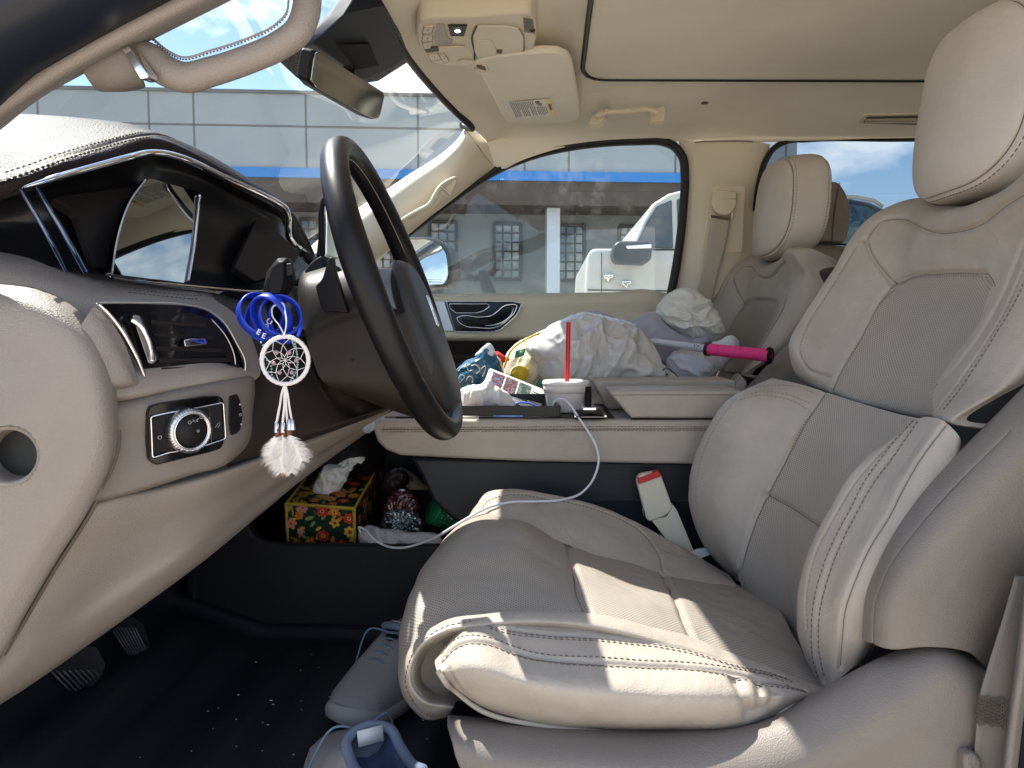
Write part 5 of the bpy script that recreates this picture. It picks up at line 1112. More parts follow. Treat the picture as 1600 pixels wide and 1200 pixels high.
# ================================================================== passenger wing mirror
T = thing('wing_mirror', 'black passenger wing mirror outside the far window, its glass full of sky', 'wing mirror', P(670, 410, 1.72))
ol = [(628,372),(650,370),(672,371),(690,379),(701,394),(705,412),(703,438),(697,447),(680,449),(625,449),(612,420),(614,385)]
MB().prism(hs([(x, y, 1.725) for x, y in ol], 60, closed=True), (.02, .10, 0)).build('housing', M['blkpl'], T, bevel=.015)
il = [(622,378),(650,374.5),(671,375.5),(687,383),(696,396),(699,412),(698,436),(693,443),(678,445),(625,445),(617,420),(618,390)]
A = hs([(x, y, 1.715) for x, y in il], 60, closed=True); c = A.mean(0)
nm = np.array([.10, -1, .05]); nm /= np.linalg.norm(nm); c = c-np.array([0, .004, 0]); A = np.array([CAM+(a-CAM)*(((c-CAM)@nm)/((a-CAM)@nm)) for a in A])
MB().add(list(A-np.array([0, .004, 0])), [list(range(60))]).build('mirror_glass', mat('wing_mirror_glass', (.8, .82, .84), .01, 1), T, smooth=False)
m = MB()
for k, (a, b) in enumerate(((668, 690), (670, 688))): m.tube([P(a, 437+k*4, 1.68), P(b, 437+k*4, 1.68)], .0008, 4)
m.build('etched_caution', mat('etch', (.5, .5, .5), .6), T)
# ================================================================== second row seat and things at the right edge
T = thing('second_row_bench', 'second row seat, darkened in colour for shade, just behind the front passenger headrest', 'seat', P(1300, 450, 1.3))
def slab(px, Y, th, name, m, par, bev): return MB().prism([P(x, y, Y) for x, y in px], (0, th, 0)).build(name, m, par, bevel=bev, seg=5)
ML2 = mat('rear_leather_shade_tone', (.20, .155, .12), .5, bump=.2, bscale=600)  # cream leather coloured darker, the shade behind the front seat put into it
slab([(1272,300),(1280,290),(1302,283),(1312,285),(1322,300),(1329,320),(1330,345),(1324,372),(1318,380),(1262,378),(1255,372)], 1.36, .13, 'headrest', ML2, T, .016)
MB().tube(hs([P(1312,286,1.358), P(1306,320,1.356), P(1300,378,1.357)], 30), .0012, 6).build('headrest_seam', M['seam'], T)
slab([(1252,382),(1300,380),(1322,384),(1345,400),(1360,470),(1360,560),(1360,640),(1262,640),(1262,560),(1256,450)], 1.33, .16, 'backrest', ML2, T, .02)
MB().tube([P(1262,379,1.328), P(1322,382,1.328)], .0025, 6).build('gap_line', M['rubber'], T)
T = thing('tailgate_trim', 'cream rear pillar trim at the far back of the cabin', 'trim', (2.4, 1.3, 1.3)); 
MB().box((2.62, .75, 1.25), (.04, 1.6, 1.3)).build('panel', M['trim'], T)
o = strap('anchor_belt', [((1586,900,.075),(1650,900,.075)),((1566,970,.072),(1628,985,.072)),((1541,1050,.07),(1606,1066,.07)),((1530,1090,.07),(1592,1104,.07)),((1526,1130,.07),(1586,1140,.07)),((1522,1200,.072),(1576,1215,.072)),((1525,1260,.075),(1565,1270,.075))], 1, mat('grey_lap_webbing', (.20, .18, .16), .8, bump=.6, bscale=700, btype='noise'), th=.0016)
tag(o, 'grey lap belt end with dark cross stitching beside the nearest seat base', 'seat belt')
m = MB(); rs = random.Random(5)
for k in range(15):
    y = 1088+k*2.9; pts = [P(1527-(y-1088)*.08+t*8.6+rs.uniform(-1, 1), y+(4 if (t+k) % 2 else -3)+t*1.2, .0672) for t in range(6)]
    m.tube(pts, .0007, 4)
o2 = m.build('cross_stitching', M['seam'], o)
rows = [[(1612,868,.06),(1600,950,.055),(1590,1040,.05),(1579,1120,.05),(1562,1260,.05)],[(1618,870,.045),(1606,950,.04),(1597,1040,.035),(1585,1120,.035),(1569,1260,.035)],[(1630,870,.05),(1618,950,.045),(1607,1040,.04),(1596,1120,.04),(1580,1260,.04)]]
o = Srf(rows, 16, 40).build('near_pillar_trim', M['plastic'], solid=.004); struct(o)
o = MB().prism([P(x, y, .065) for x, y in [(1506,1180),(1524,1176),(1536,1190),(1540,1260),(1510,1260)]], (0, .02, 0)).build('belt_anchor', M['plastic'], bevel=.004); tag(o, 'pale plastic belt anchor cover at the bottom right corner', 'belt anchor')
o = MB().prism([P(x, y, .05) for x, y in [(1616,880),(1700,880),(1700,1300),(1572,1300)]], (0, .003, 0)).build('pillar_gap_seal', M['rubber']); struct(o)
# ================================================================== floor, tunnel, shelf
def boxw(x0, x1, y0, y1, z0, z1, name, m, par=None, bev=.004):
    return MB().box(((x0+x1)/2, (y0+y1)/2, (z0+z1)/2), (x1-x0, y1-y0, z1-z0)).build(name, m, par, bevel=bev)
o = boxw(-1.15, 2.6, -.02, 1.56, .60, .655, 'floor', M['carpet'], bev=0); struct(o)
rows = [[np.array([x, y, z]) for y in (.0, .4, .8, 1.2, 1.5)] for x, z in ((-.58, .655), (-.72, .70), (-.86, .86), (-.95, 1.1), (-1.02, 1.2))]
o = Srf(rows, 40, 20).build('footwell_wall', M['carpet'], solid=.01); struct(o)
o = MB().prism([np.array([x, 0.02, z]) for x, z in ((-1.1, .40), (2.6, .40), (2.6, .66), (-.75, .66), (-.95, 1.25), (-1.1, 1.25))], (0, -.05, 0)).build('door_sill', M['white'], bevel=.01); struct(o)
o = MB().prism([np.array([x, 1.53, z]) for x, z in ((-1.3, .40), (2.6, .40), (2.6, 1.2), (-1.3, 1.2))], (0, .1, 0)).build('far_body_side', M['white'], bevel=.01); struct(o)
o = boxw(-1.32, -1.28, 0, 1.6, .4, 1.22, 'front_bulkhead', M['rubber'], bev=0); struct(o)
o = boxw(.05, 2.6, .70, .98, .65, .90, 'tunnel', M['carpet']); struct(o)
o = boxw(-1.32, -.60, .02, 1.52, 1.09, 1.12, 'cowl_light_block', M['rubber'], None, 0); struct(o)  # unseen panel, added to keep sun from leaking into the footwell
o = boxw(-2.9, -1.26, -.1, 1.7, 1.16, 1.20, 'bonnet_bounce', M['white'], None, .01); struct(o)  # out of view, made long and white to bounce sun into the cabin
o = boxw(-.92, -.44, .27, .50, .975, .985, 'under_dash_light_block', M['rubber'], None, 0); struct(o)  # hidden sheet added to block a sun streak on the floor mat
o = boxw(.52, .62, -.06, -.01, .4, 1.74, 'near_belt_pillar', M['plastic'], None, .01); struct(o)
o = boxw(.62, 2.6, -.06, -.01, .4, 1.30, 'near_rear_door', M['plastic'], None, .01); struct(o)
o = boxw(.5, 2.6, -.06, -.01, 1.70, 1.80, 'near_roof_rail', M['trim'], None, .01); struct(o)
o = boxw(-2.9, -.66, -.10, -.03, .35, 1.17, 'front_wing', M['white'], None, .02); struct(o)
o = boxw(-1.3, -.64, .075, .085, .45, 1.2, 'door_jamb', M['rubber'], None, 0); struct(o)
# mat
T = MB(); rows = []
gx = np.linspace(-.68, .15, 90); gy = np.linspace(.10, .66, 60); G = np.zeros((90, 60, 3))
for i, x in enumerate(gx):
    for j, y in enumerate(gy):
        e = min(x+.68, .15-x, y-.10, .66-y); z = .663+.02*math.exp(-(e/.012)**2)+(.0035 if (int((x+2)*22) % 2 == 0 and .05 < e) else 0)*math.exp(-0)+max(0, -.50-x)*.35
        G[i, j] = (x, y, z+.004*noise.noise(Vector((x*8, y*8, 0))))
o = MB().grid(G).build('floor_mat', mat('black_rubber_mat', (.012, .014, .02), .5, bump=.3, bscale=120, btype='noise'), solid=.003); tag(o, 'black ribbed rubber floor mat in the driver footwell', 'floor mat')
m = MB(); rs = random.Random(11)
for k in range(55):
    x = rs.gauss(-.30, .12); y = rs.gauss(.38, .09); 
    if -.6 < x < .0: m.ball((x, y, .672), (rs.uniform(.0008, .003), rs.uniform(.0006, .0018), .0007), 6)
o = m.build('crumbs', mat('crumb', (.35, .32, .28), .9)); tag(o, 'pale crumbs scattered on the floor mat', 'crumbs', kind='stuff')
for nm_, lb2, px, Y, rib in (('brake_pedal', 'wide black ribbed brake pedal under the knee panel', [(66,1052),(120,1012),(150,1010),(165,1038),(160,1056),(125,1090),(108,1094)], .335, 9), ('accelerator_pedal', 'narrow ribbed accelerator pedal right of the brake pedal', [(172,985),(205,962),(222,975),(234,1005),(232,1018),(215,1034),(203,1030)], .46, 8)):
    T = thing(nm_, lb2, 'pedal', P(px[0][0], px[0][1], Y)); A = [P(x, y, Y+(px[0][1]-y)*-.0008) for x, y in px]
    MB().prism(rnd(A, .006), (-.012, .012, -.004)).build('pad', mat('pedal_rubber', (.035, .035, .04), .5) if 'pedal_rubber' not in bpy.data.materials else bpy.data.materials['pedal_rubber'], T, bevel=.003)
    m = MB(); a, b, c, d = (np.array(px[k], float) for k in (0, 1, 4, -1))
    for k in range(rib):
        t = (k+.7)/(rib+.3); p = a*(1-t)+b*t if nm_[0] == 'b' else a*(1-t)+b*t; q = d*(1-t)+c*t
        m.tube([P(*(p*.93+q*.07), Y-.003), P(*(p*.07+q*.93), Y-.004)], .0013, 6)
    m.build('rubber_ribs', mat('pedal_rib', (.10, .10, .11), .35) if 'pedal_rib' not in bpy.data.materials else bpy.data.materials['pedal_rib'], T)
    MB().tube([P(*px[1], Y+.02), P(px[1][0]-30, px[1][1]-120, Y+.08)], .008, 8).build('arm', M['rubber'], T)
# ================================================================== centre console
CC = thing('centre_console', 'floating cream leather centre console with split armrest over a dark shelf', 'centre console', (0, .82, .9))
side = [(582,656),(583,672),(589,690),(602,703),(625,712),(700,716),(840,722),(1140,727),(1140,656)]
MB().prism([P(x, y, .68) for x, y in side], (0, .30, 0)).build('bridge', M['leather'], CC, bevel=.007, seg=4)
m = MB()
for yy in (668, 674):
    C = hs([P(598, yy+1, .6792), P(700, yy, .6792), P(860, yy-1, .6792), P(1135, yy-1, .6792)], 400); k_ = np.linspace(0, 1, 400); L0 = np.linalg.norm(C[-1]-C[0]); nst = int(L0/.0062)
    for k in range(nst):
        a = C[int(k/nst*399)]; b = C[int((k+.66)/nst*399)]; m.tube([a, b], .0006, 5)
m.build('stitching', mat('brown_thread', (.16, .09, .07), .8), CC)
MB().tube([P(596, 671.5, .6795), P(700, 671, .6795), P(1135, 670, .6795)], .0008, 5).build('seam', M['seam'], CC)
zt = P(700, 656, .68)[2]
boxw(-.27, .12, .70, .965, zt-.004, zt+.0025, 'deck', M['matte'], CC, .002)
boxw(-.29, -.14, .705, .96, zt-.002, zt+.004, 'deck_wood', mat('pinkish_wood', (.30, .22, .19), .4), CC, .002)
MB().prism([P(x, y, .690) for x, y in [(952,614),(957,611),(975,610.5),(1160,610.5),(1160,654),(987,653.5)]], (0, .135, 0)).build('armrest_lid', M['leather'], CC, bevel=.005, seg=4)
MB().prism([P(x, y, .835) for x, y in [(929,601),(934,596),(950,594.5),(1150,594.5),(1150,640),(950,640)]], (0, .13, 0)).build('armrest_lid', M['leather'], CC, bevel=.007, seg=4)
m = MB(); C = hs([P(958, 617.5, .6888), P(1000, 617, .6888), P(1150, 617, .6888)], 300)
for k in range(0, 294, 6): m.tube([C[k], C[k+4]], .0006, 5)
m.build('armrest_stitching', M['thread'], CC)
MB().tube([P(985,655,.679), P(1140,655.5,.679)], .0012, 6).build('armrest_gap', M['rubber'], CC)
# chrome selector
S_ = thing('drive_selector', 'small chrome framed selector pad on the console beside the cup', 'selector', P(925, 650, .76))
MB().prism(rnd([PZ(x, y, zt+.004) for x, y in [(893,640),(940,640),(949,652.5),(897,652.5)]], .002), (0, 0, .004)).build('frame', M['chrome'], S_, bevel=.001)
MB().prism(rnd([PZ(x, y, zt+.0085) for x, y in [(897,641.2),(938,641.2),(945,651.5),(900,651.5)]], .002), (0, 0, .001)).build('pad', M['matte'], S_)
MB().prism(rnd([PZ(x, y, zt+.02) for x, y in [(907,636),(928,636),(933,642),(910,642)]], .003), (0, 0, .006)).build('knob', M['chrome'], S_, bevel=.002)
MB().lathe([(.0001,.05),(.006,.05),(.006,0)], PZ(919, 646, zt+.002), 16).build('post', M['matte'], S_)
# lower console body and shelf
MB().prism([P(x, y, .71) for x, y in [(640,714),(655,740),(676,785),(705,812),(760,845),(780,1000),(1150,1000),(1150,722)]], (0, .27, 0)).build('lower_body', mat('blue_black_plastic', (.013, .015, .021), .5, bump=.15, bscale=700), CC, bevel=.01)
MB().prism([P(x, y, .66) for x, y in [(290,760),(378,790),(384,815),(396,836),(420,847),(455,851),(560,852),(710,853),(780,870),(780,1200),(290,1200)]], (0, .02, 0)).build('shelf_side', M['blkpl'], CC, bevel=.006, seg=4)
MB().tube([P(303,870,.658), P(304,960,.658)], .0015, 6).build('side_seam', M['rubber'], CC)
zs = P(500, 868, .67)[2]
boxw(-.62, .1, .67, 1.0, zs-.02, zs, 'shelf_floor', M['blkpl'], CC, .004)
boxw(-.62, .1, .985, 1.0, zs, 1.0, 'shelf_back', M['blkpl'], CC, .004)
# ================================================================== seat belt buckle
T = thing('seat_belt_buckle', 'cream seat belt buckle with red button between driver seat and console', 'buckle', P(1040, 800, .66))
MB().prism(rnd([P(x, y, .655) for x, y in [(994,751),(1000,742),(1028,737),(1033,742),(1052,794),(1042,806),(1016,816),(1010,812)]], .006), (0, .022, 0)).build('head', M['trim'], T, bevel=.004)
MB().prism(rnd([P(x, y, .651) for x, y in [(996,748),(1029,736),(1034,744),(998,757)]], .002), (0, .02, 0)).build('red_button', mat('red_button', (.55, .02, .02), .4), T, bevel=.0015)
MB().prism(rnd([P(x, y, .658) for x, y in [(1005,796),(1008,812),(1042,808),(1051,788),(1058,798),(1086,866),(1064,872),(1038,845)]], .004), (0, .02, 0)).build('stalk', M['trim'], T, bevel=.004)
plate([P(1068,868,.62), P(1090,858,.62), P(1116,856,.62), P(1112,866,.62), P(1085,876,.62)], .004, 'flap', M['white'], T, .004, .001)
# ================================================================== tissue box
TB = thing('tissue_box', 'floral tissue box with yellow edges and a pulled tissue on the shelf', 'tissue box', P(500, 850, .8))
c0, c1, c2, c3 = P(447,787,.72), P(553,795,.715), P(590,722,.95), P(503,715,.955)
up_ = np.cross(c1-c0, c3-c0); up_ /= np.linalg.norm(up_); up_ *= np.sign(up_[2]); Hh = .118
c2 = c1+(c3-c0); bt = [c-up_*Hh for c in (c0, c1, c2, c3)]
flo = mat('dark_green_card', (.006, .030, .016), .4); yel = mat('yellow_card', (.52, .36, .05), .5)
MB().add([c0, c1, c2, c3]+bt, [(0, 1, 2, 3), (7, 6, 5, 4), (0, 4, 5, 1), (1, 5, 6, 2), (2, 6, 7, 3), (3, 7, 4, 0)]).build('carton', flo, TB, smooth=False)
e = MB()
for a, b in ((c0, c1), (c1, c2), (c2, c3), (c3, c0), (c0, bt[0]), (c1, bt[1]), (c2, bt[2])): e.tube([a, b], .0030, 4)
e.build('yellow_edges', yel, TB, smooth=False)
fm = [mat('petal_red', (.50, .035, .02), .5), mat('petal_orange', (.60, .20, .03), .5), mat('petal_yellow', (.62, .40, .05), .5), mat('petal_pink', (.62, .22, .18), .5), mat('leaf_green', (.02, .10, .05), .5), mat('leaf_light', (.25, .32, .10), .5), mat('flower_heart', (.12, .03, .015), .5)]
def floral(o_, ux, uy, w_, h_, n_, seed, name):
    rs = random.Random(seed); m = MB(); nn_ = np.cross(ux, uy); nn_ /= np.linalg.norm(nn_); nn_ *= np.sign(nn_@(CAM-o_))
    def disc(c, a, b, rot, mi, z):
        pts = []; n = 12
        for k in range(n):
            t = 2*math.pi*k/n; x = a*math.cos(t); y = b*math.sin(t); X = c[0]+x*math.cos(rot)-y*math.sin(rot); Y = c[1]+x*math.sin(rot)+y*math.cos(rot)
            X = min(max(X, .0), w_); Y = min(max(Y, .0), h_); pts.append(o_+ux*X+uy*Y+nn_*z)
        m.add(pts, [list(range(n))], mi=mi)
    place = []; z = .0005
    for k in range(n_*3):
        c = (rs.uniform(0, w_), rs.uniform(0, h_)); disc(c, rs.uniform(.006, .011), rs.uniform(.0022, .004), rs.uniform(0, 6.3), rs.choice([4, 4, 5, 2, 1]), z); z += .000012
    for k in range(400):
        if len(place) >= n_: break
        c = (rs.uniform(.004, w_-.004), rs.uniform(.004, h_-.004)); R_ = rs.uniform(.0075, .0125)
        if any(math.hypot(c[0]-p[0], c[1]-p[1]) < R_+p[2]-.002 for p in place): continue
        place.append((*c, R_)); cc = rs.choice([0, 0, 1, 2, 3]); npt = rs.choice([5, 5, 6, 7]); ph = rs.uniform(0, 6)
        for j in range(npt):
            t = ph+2*math.pi*j/npt; disc((c[0]+R_*.55*math.cos(t), c[1]+R_*.55*math.sin(t)), R_*.5, R_*.34, t, cc, z); z += .000012
        disc(c, R_*.36, R_*.36, 0, rs.choice([2, 1, 3]) if cc != 2 else 0, z); z += .000012; disc(c, R_*.16, R_*.16, 0, 6, z); z += .000012
    return m.build(name, fm, TB, smooth=False)
def uu(a, b): d = b-a; l = np.linalg.norm(d); return d/l, l
x_, lx = uu(c0, c1); y_, ly = uu(c0, bt[0]); floral(c0, x_, y_, lx, ly, 20, 1, 'floral_front')
y2_, ly2 = uu(c0, c3); floral(c0, x_, y2_, lx, ly2, 34, 2, 'floral_top')
floral(c1, y2_, y_, ly2, ly, 34, 3, 'floral_side')
tis = mat('tissue_paper', (.72, .72, .73), .9, bump=.1, bscale=200, btype='noise', sss=.1)
blob([(492,772),(497,740),(510,727),(528,722),(540,712),(566,709),(570,713),(552,727),(545,738),(530,765),(515,778),(500,777)], .785, .03, 'pulled_tissue', tis, TB, amp=.012, scale=22, seed=4)
# ================================================================== shelf clutter
o = blob([(562,852),(560,835),(572,822),(600,826),(640,832),(690,840),(694,850),(640,853)], .70, .03, 'crumpled_paper', mat('grey_paper', (.40, .39, .42), .8), amp=.006, scale=30, seed=8); tag(o, 'crumpled pale paper lying along the shelf lip beside the tissue box', 'paper')
T = thing('wrapped_snack', 'clear bag with dark red top and crinkled foil, right of the tissue box', 'snack bag', P(628, 800, .78))
foil = mat('crinkled_foil', (.30, .34, .34), .22, .9); drk = mat('dark_red_wrap', (.06, .012, .018), .2, coat=.8)
blob([(597,832),(598,810),(606,800),(630,796),(652,802),(659,815),(657,832)], .76, .03, 'foil', foil, T, amp=.010, scale=60, seed=2)
blob([(600,806),(602,785),(612,770),(630,764),(648,770),(657,788),(656,806),(630,801)], .775, .03, 'wrapper', drk, T, amp=.005, scale=40, seed=3)
T = thing('dotted_cup', 'green paper cup with white dots and script, lying on the shelf', 'cup', P(700, 805, .8))
gcup = mat('green_card', (.005, .13, .045), .45)
a = P(684, 800, .76); b = P(738, 822, .80); ax = (b-a)/np.linalg.norm(b-a); MB().lathe([(.0001, 0), (.0255, 0), (.0265, .002), (.0225, .085), (.0001, .085)], a-ax*.012, 40, ax).build('body', gcup, T)
m = MB(); rs = random.Random(2); u = np.cross(ax, [0, 0, 1]); u /= np.linalg.norm(u); v = np.cross(u, ax)
for k in range(150):
    t = rs.uniform(0, 6.28); l = rs.uniform(.0, .07); r_ = .0266-.0035*l/.085*1.2; m.ball(a-ax*.012+ax*l+r_*(math.cos(t)*u+math.sin(t)*v), .0009, 6)
m.build('dots', M['white'], T)
cu = [(700,808),(703,800),(706,812),(710,806),(713,815),(717,808),(720,818),(724,812),(726,820),(731,814),(728,804),(722,803)]
MB().tube(hs([P(x, y, .733) for x, y in cu], 60), .0010, 5).build('script', M['white'], T)
o = blob([(596,765),(600,745),(610,735),(630,732),(640,745),(630,765),(612,775)], .88, .03, 'dark_pouch', mat('brown_pouch', (.03, .02, .018), .5), amp=.006, scale=25, seed=6); tag(o, 'small dark brown pouch at the back of the shelf', 'pouch')
T = thing('printed_card', 'yellowish card marked 13 lying at the back of the shelf', 'card', P(645, 750, .9))
cd_ = MB().prism([P(625,728,.97), P(650,742,.93), P(670,764,.86), P(640,764,.86), P(618,745,.92)], (0, 0, -.002)).build('card', mat('tan_card', (.42, .33, .20), .7), T)
text('13', P(638,750,.898)+np.array([0, -.002, .003]), P(660,752,.9)-P(620,748,.9), P(640,735,.94)-P(640,758,.89), .022, 'number', M['seam'], T, ext=.0004, bold=True)
o = blob([(590,800),(596,780),(590,765),(640,768),(690,772),(700,790),(680,800),(640,790)], .93, .03, 'black_bag', M['blkpl'], amp=.008, scale=25, seed=16); tag(o, 'black plastic bag heaped behind the foil wrapped snack', 'bag')
o = blob([(535,630),(538,618),(560,612),(590,620),(597,632),(590,655),(582,672),(572,676),(562,664),(552,650)], .60, .025, 'face_mask', mat('pale_blue_cloth', (.36, .45, .55), .8), amp=.012, scale=26, seed=5); tag(o, 'pale blue folded cloth mask hanging below the steering column', 'mask')
# ================================================================== console clutter
T = thing('foam_cup', 'white styrofoam cup with lid and red straw on the console', 'cup', P(883, 643, .80))
foam = mat('styrofoam', (.80, .74, .72), .7, bump=.25, bscale=500)
cc = P(884, 643, .80); cz = cc[2]; zt2 = P(884, 596, .80)[2]; h = zt2-cz
MB().lathe([(.0001, 0), (.0315, 0), (.034, .003), (.0395, h*.62), (.0405, h*.66), (.0425, h*.67), (.0430, h*.9), (.0415, h*.93)], cc, 48).build('cup_body', foam, T)
MB().lathe([(.0440, h*.90), (.0450, h*.93), (.0446, h*1.0), (.042, h*1.04), (.038, h*1.03), (.036, h*.97), (.0001, h*.965)], cc, 48).build('lid', mat('cup_lid', (.80, .76, .74), .35), T)
MB().tube([P(886, 600, .80), P(888.5, 503, .80)], .0042, 12, cap=False).build('straw', mat('red_straw', (.62, .008, .02), .3), T)
CB = thing('charging_cable', 'white charging cable looping from the cup over the driver seat to the shelf', 'cable', P(900, 650, .7))
ca = [(862,640,.735),(866,631,.73),(878,627,.715),(890,634,.69),(903,652,.672),(918,675,.668),(931,700,.662),(935,722,.655),(928,748,.65),(910,770,.63),(880,781,.60),(840,784,.575),(800,785,.553),(765,793,.53),(738,806,.50),(715,820,.50),(690,836,.53),(662,850,.57),(635,857,.60),(605,853,.63),(583,842,.655),(571,830,.68),(562,826,.69),(566,836,.70)]
cc_ = hs([P(*a) for a in ca], 300); cc_ = cc_+np.array([[0, -.006+.0010*math.sin(k*.11+2*math.sin(k*.03)), .003+.0012*math.sin(k*.075+3*math.sin(k*.021))] for k in range(300)])
MB().tube(cc_, .0020, 10).build('cord', mat('white_cable', (.72, .72, .78), .4), CB)
T = thing('black_tray', 'open black tray with a blue edged card on the console', 'tray', P(800, 650, .78))
blk = mat('black_card', (.008, .008, .009), .45)
zb_ = zt+.004
A = P(722, 634, .705); B2 = P(876, 634, .705); zh = A[2]
for p0, p1, th_ in ((A, B2, (0, .004, 0)), (P(735, 615, .90), P(853, 615, .90), (0, .004, 0))):
    MB().prism([np.array([p0[0], p0[1], zb_]), np.array([p1[0], p1[1], zb_]), np.array([p1[0], p1[1], p0[2]]), np.array([p0[0], p0[1], p0[2]])], th_).build('wall', blk, T, bevel=.001)
p0 = P(876, 634, .705); p1 = P(853, 615, .90); MB().prism([np.array([p0[0], p0[1], zb_]), np.array([p1[0], p1[1], zb_]), p1, p0], (-.003, 0, 0)).build('wall', blk, T, bevel=.001)
MB().prism([P(771,649,.7035), P(817,649,.7035), P(817,652.5,.7035), P(771,652.5,.7035)], (0, .001, 0)).build('blue_edge_label', mat('label_blue', (.25, .33, .75), .4), T)
MB().prism([P(722,650,.70), P(748,650,.70), P(748,655,.70), P(722,655,.70)], (0, .01, 0)).build('paper_corner', M['white'], T)
o = MB().tube(hs([P(803,636,.80), P(806,631,.80), P(818,629,.80), P(832,632,.80), P(842,637,.80)], 40), .0035, 8, flat=.5).build('blue_strap', mat('blue_strap', (.08, .12, .62), .45)); tag(o, 'bright blue strap poking out of the black tray', 'strap')
o = blob([(718,634),(716,612),(732,604),(750,602),(764,592),(768,604),(784,609),(796,620),(804,634),(760,638)], .80, .035, 'napkin_pile', mat('white_napkin', (.80, .79, .77), .9), amp=.016, scale=17, fall=.38, seed=12); tag(o, 'crumpled white napkins on the console next to the steering wheel', 'napkins')
T = thing('photo_leaflet', 'white leaflet with three small team photos leaning against the yellow bag', 'leaflet', P(800, 610, .9))
a, b, c, d = P(765,575,.95), P(853,610,.93), P(843,645,.88), P(752,608,.90); d = a+(c-b)
pn = np.cross(b-a, d-a); pn /= np.linalg.norm(pn); pn *= np.sign(pn@(CAM-a))
lf = MB().prism(rnd([a, b, c, d], .006), -pn*.001).build('sheet', mat('leaflet_white', (.78, .78, .77), .4), T)
def lp(u, v, o=.0006): return a+(b-a)*u+(d-a)*v+pn*o
pc = [mat('photo_a', (.16, .05, .07), .5, c2=(.14, .20, .34), c2scale=160), mat('photo_b', (.14, .05, .07), .5, c2=(.25, .22, .26), c2scale=190), mat('photo_c', (.05, .09, .08), .5, c2=(.20, .25, .24), c2scale=120)]
for k in range(3):
    u = .08+k*.235; MB().add([lp(u, .08), lp(u+.21, .08), lp(u+.21, .78), lp(u, .78)], [(0, 1, 2, 3)]).build('photo', pc[k], T, smooth=False)
m = MB(); rs = random.Random(9)
for k in range(6): m.add([lp(.79, .25+k*.09), lp(.79+rs.uniform(.12, .17), .25+k*.09), lp(.79+rs.uniform(.12, .17), .28+k*.09), lp(.79, .28+k*.09)], [(0, 1, 2, 3)])
m.build('print_lines', ink, T, smooth=False)
plas = bpy.data.materials.new('thin_white_plastic'); plas.use_nodes = True; t = plas.node_tree; t.nodes.clear(); nn = t.nodes.new
oo = nn('ShaderNodeOutputMaterial'); d1 = nn('ShaderNodeBsdfDiffuse'); d1.inputs[0].default_value = (.85, .84, .83, 1); d2 = nn('ShaderNodeBsdfTranslucent'); d2.inputs[0].default_value = (.80, .79, .78, 1); g1 = nn('ShaderNodeBsdfGlossy'); g1.inputs['Roughness'].default_value = .22
m1 = nn('ShaderNodeMixShader'); m1.inputs[0].default_value = .35; t.links.new(d1.outputs[0], m1.inputs[1]); t.links.new(d2.outputs[0], m1.inputs[2]); f1 = nn('ShaderNodeFresnel'); f1.inputs[0].default_value = 1.45; m2 = nn('ShaderNodeMixShader'); t.links.new(f1.outputs[0], m2.inputs[0]); t.links.new(m1.outputs[0], m2.inputs[1]); t.links.new(g1.outputs[0], m2.inputs[2]); t.links.new(m2.outputs[0], oo.inputs[0])
T = thing('white_carrier_bag', 'large crumpled white plastic carrier bag with a green printed mark', 'plastic bag', P(950, 600, 1.1))
blob([(822,543),(838,530),(860,510),(884,498),(908,491),(945,494),(985,506),(1012,528),(1030,552),(1046,575),(1062,592),(1020,612),(950,640),(915,640),(895,615),(872,600),(850,590),(838,565)], 1.06, .11, 'bag_body', plas, T, amp=.032, scale=5.8, seed=23, K=80, n=300, back=.06, sharp=.6, fall=.43, aniso=(1.7, 1, .75), warp=1.7)
MB().tube(hs([P(1032,581,.985), P(1040,576,.985), P(1052,582,.985), P(1060,590,.985), P(1048,590,.985), P(1036,588,.985), P(1044,584,.985)], 40), .0035, 6, flat=.4).build('green_mark', mat('green_print', (.01, .06, .05), .5), T)
T = thing('yellow_rimmed_bag', 'cream and yellow printed plastic bag behind the leaflet', 'plastic bag', P(820, 580, 1.1))
blob([(786,600),(786,575),(790,558),(802,542),(822,528),(846,518),(872,509),(900,512),(905,560),(880,600),(840,606)], 1.14, .07, 'bag_body', mat('cream_bag', (.70, .66, .52), .45), T, amp=.016, scale=8, seed=33, K=40, n=150, fall=.4)
MB().tube(hs([P(787,575,1.07), P(800,546,1.07), P(822,530,1.08), P(845,520,1.09), P(860,514,1.1)], 30), .006, 6, flat=.4).build('yellow_rim', mat('bright_yellow', (.75, .52, .02), .5), T)
MB().ball(P(812,584,1.06), (.02, .012, .018), 14).build('lemon_print', bpy.data.materials['bright_yellow'], T)
for px in ([(806,548),(822,545),(818,556),(804,560)], [(838,598),(846,590),(848,606),(838,606)]): MB().prism(rnd([P(x, y, 1.065) for x, y in px], .003), (0, .003, 0)).build('green_print', mat('green_leaf_print', (.05, .30, .14), .5) if 'green_leaf_print' not in bpy.data.materials else bpy.data.materials['green_leaf_print'], T)
T = thing('blue_snack_bag', 'shiny blue bag with white squiggle lettering by the steering wheel', 'bag', P(750, 580, 1.05))
blob([(708,606),(712,580),(728,565),(744,554),(756,540),(764,536),(772,548),(784,564),(786,582),(780,598),(750,606)], 1.02, .05, 'bag_body', mat('teal_blue_foil', (.02, .11, .20), .25, coat=.5), T, amp=.014, scale=12, fall=.4, seed=41, K=40, n=150)
blob([(742,556),(756,541),(765,536),(773,549),(771,556),(756,552)], .985, .008, 'white_top', mat('pale_foil', (.65, .75, .76), .3), T, amp=.003, scale=30, seed=42)
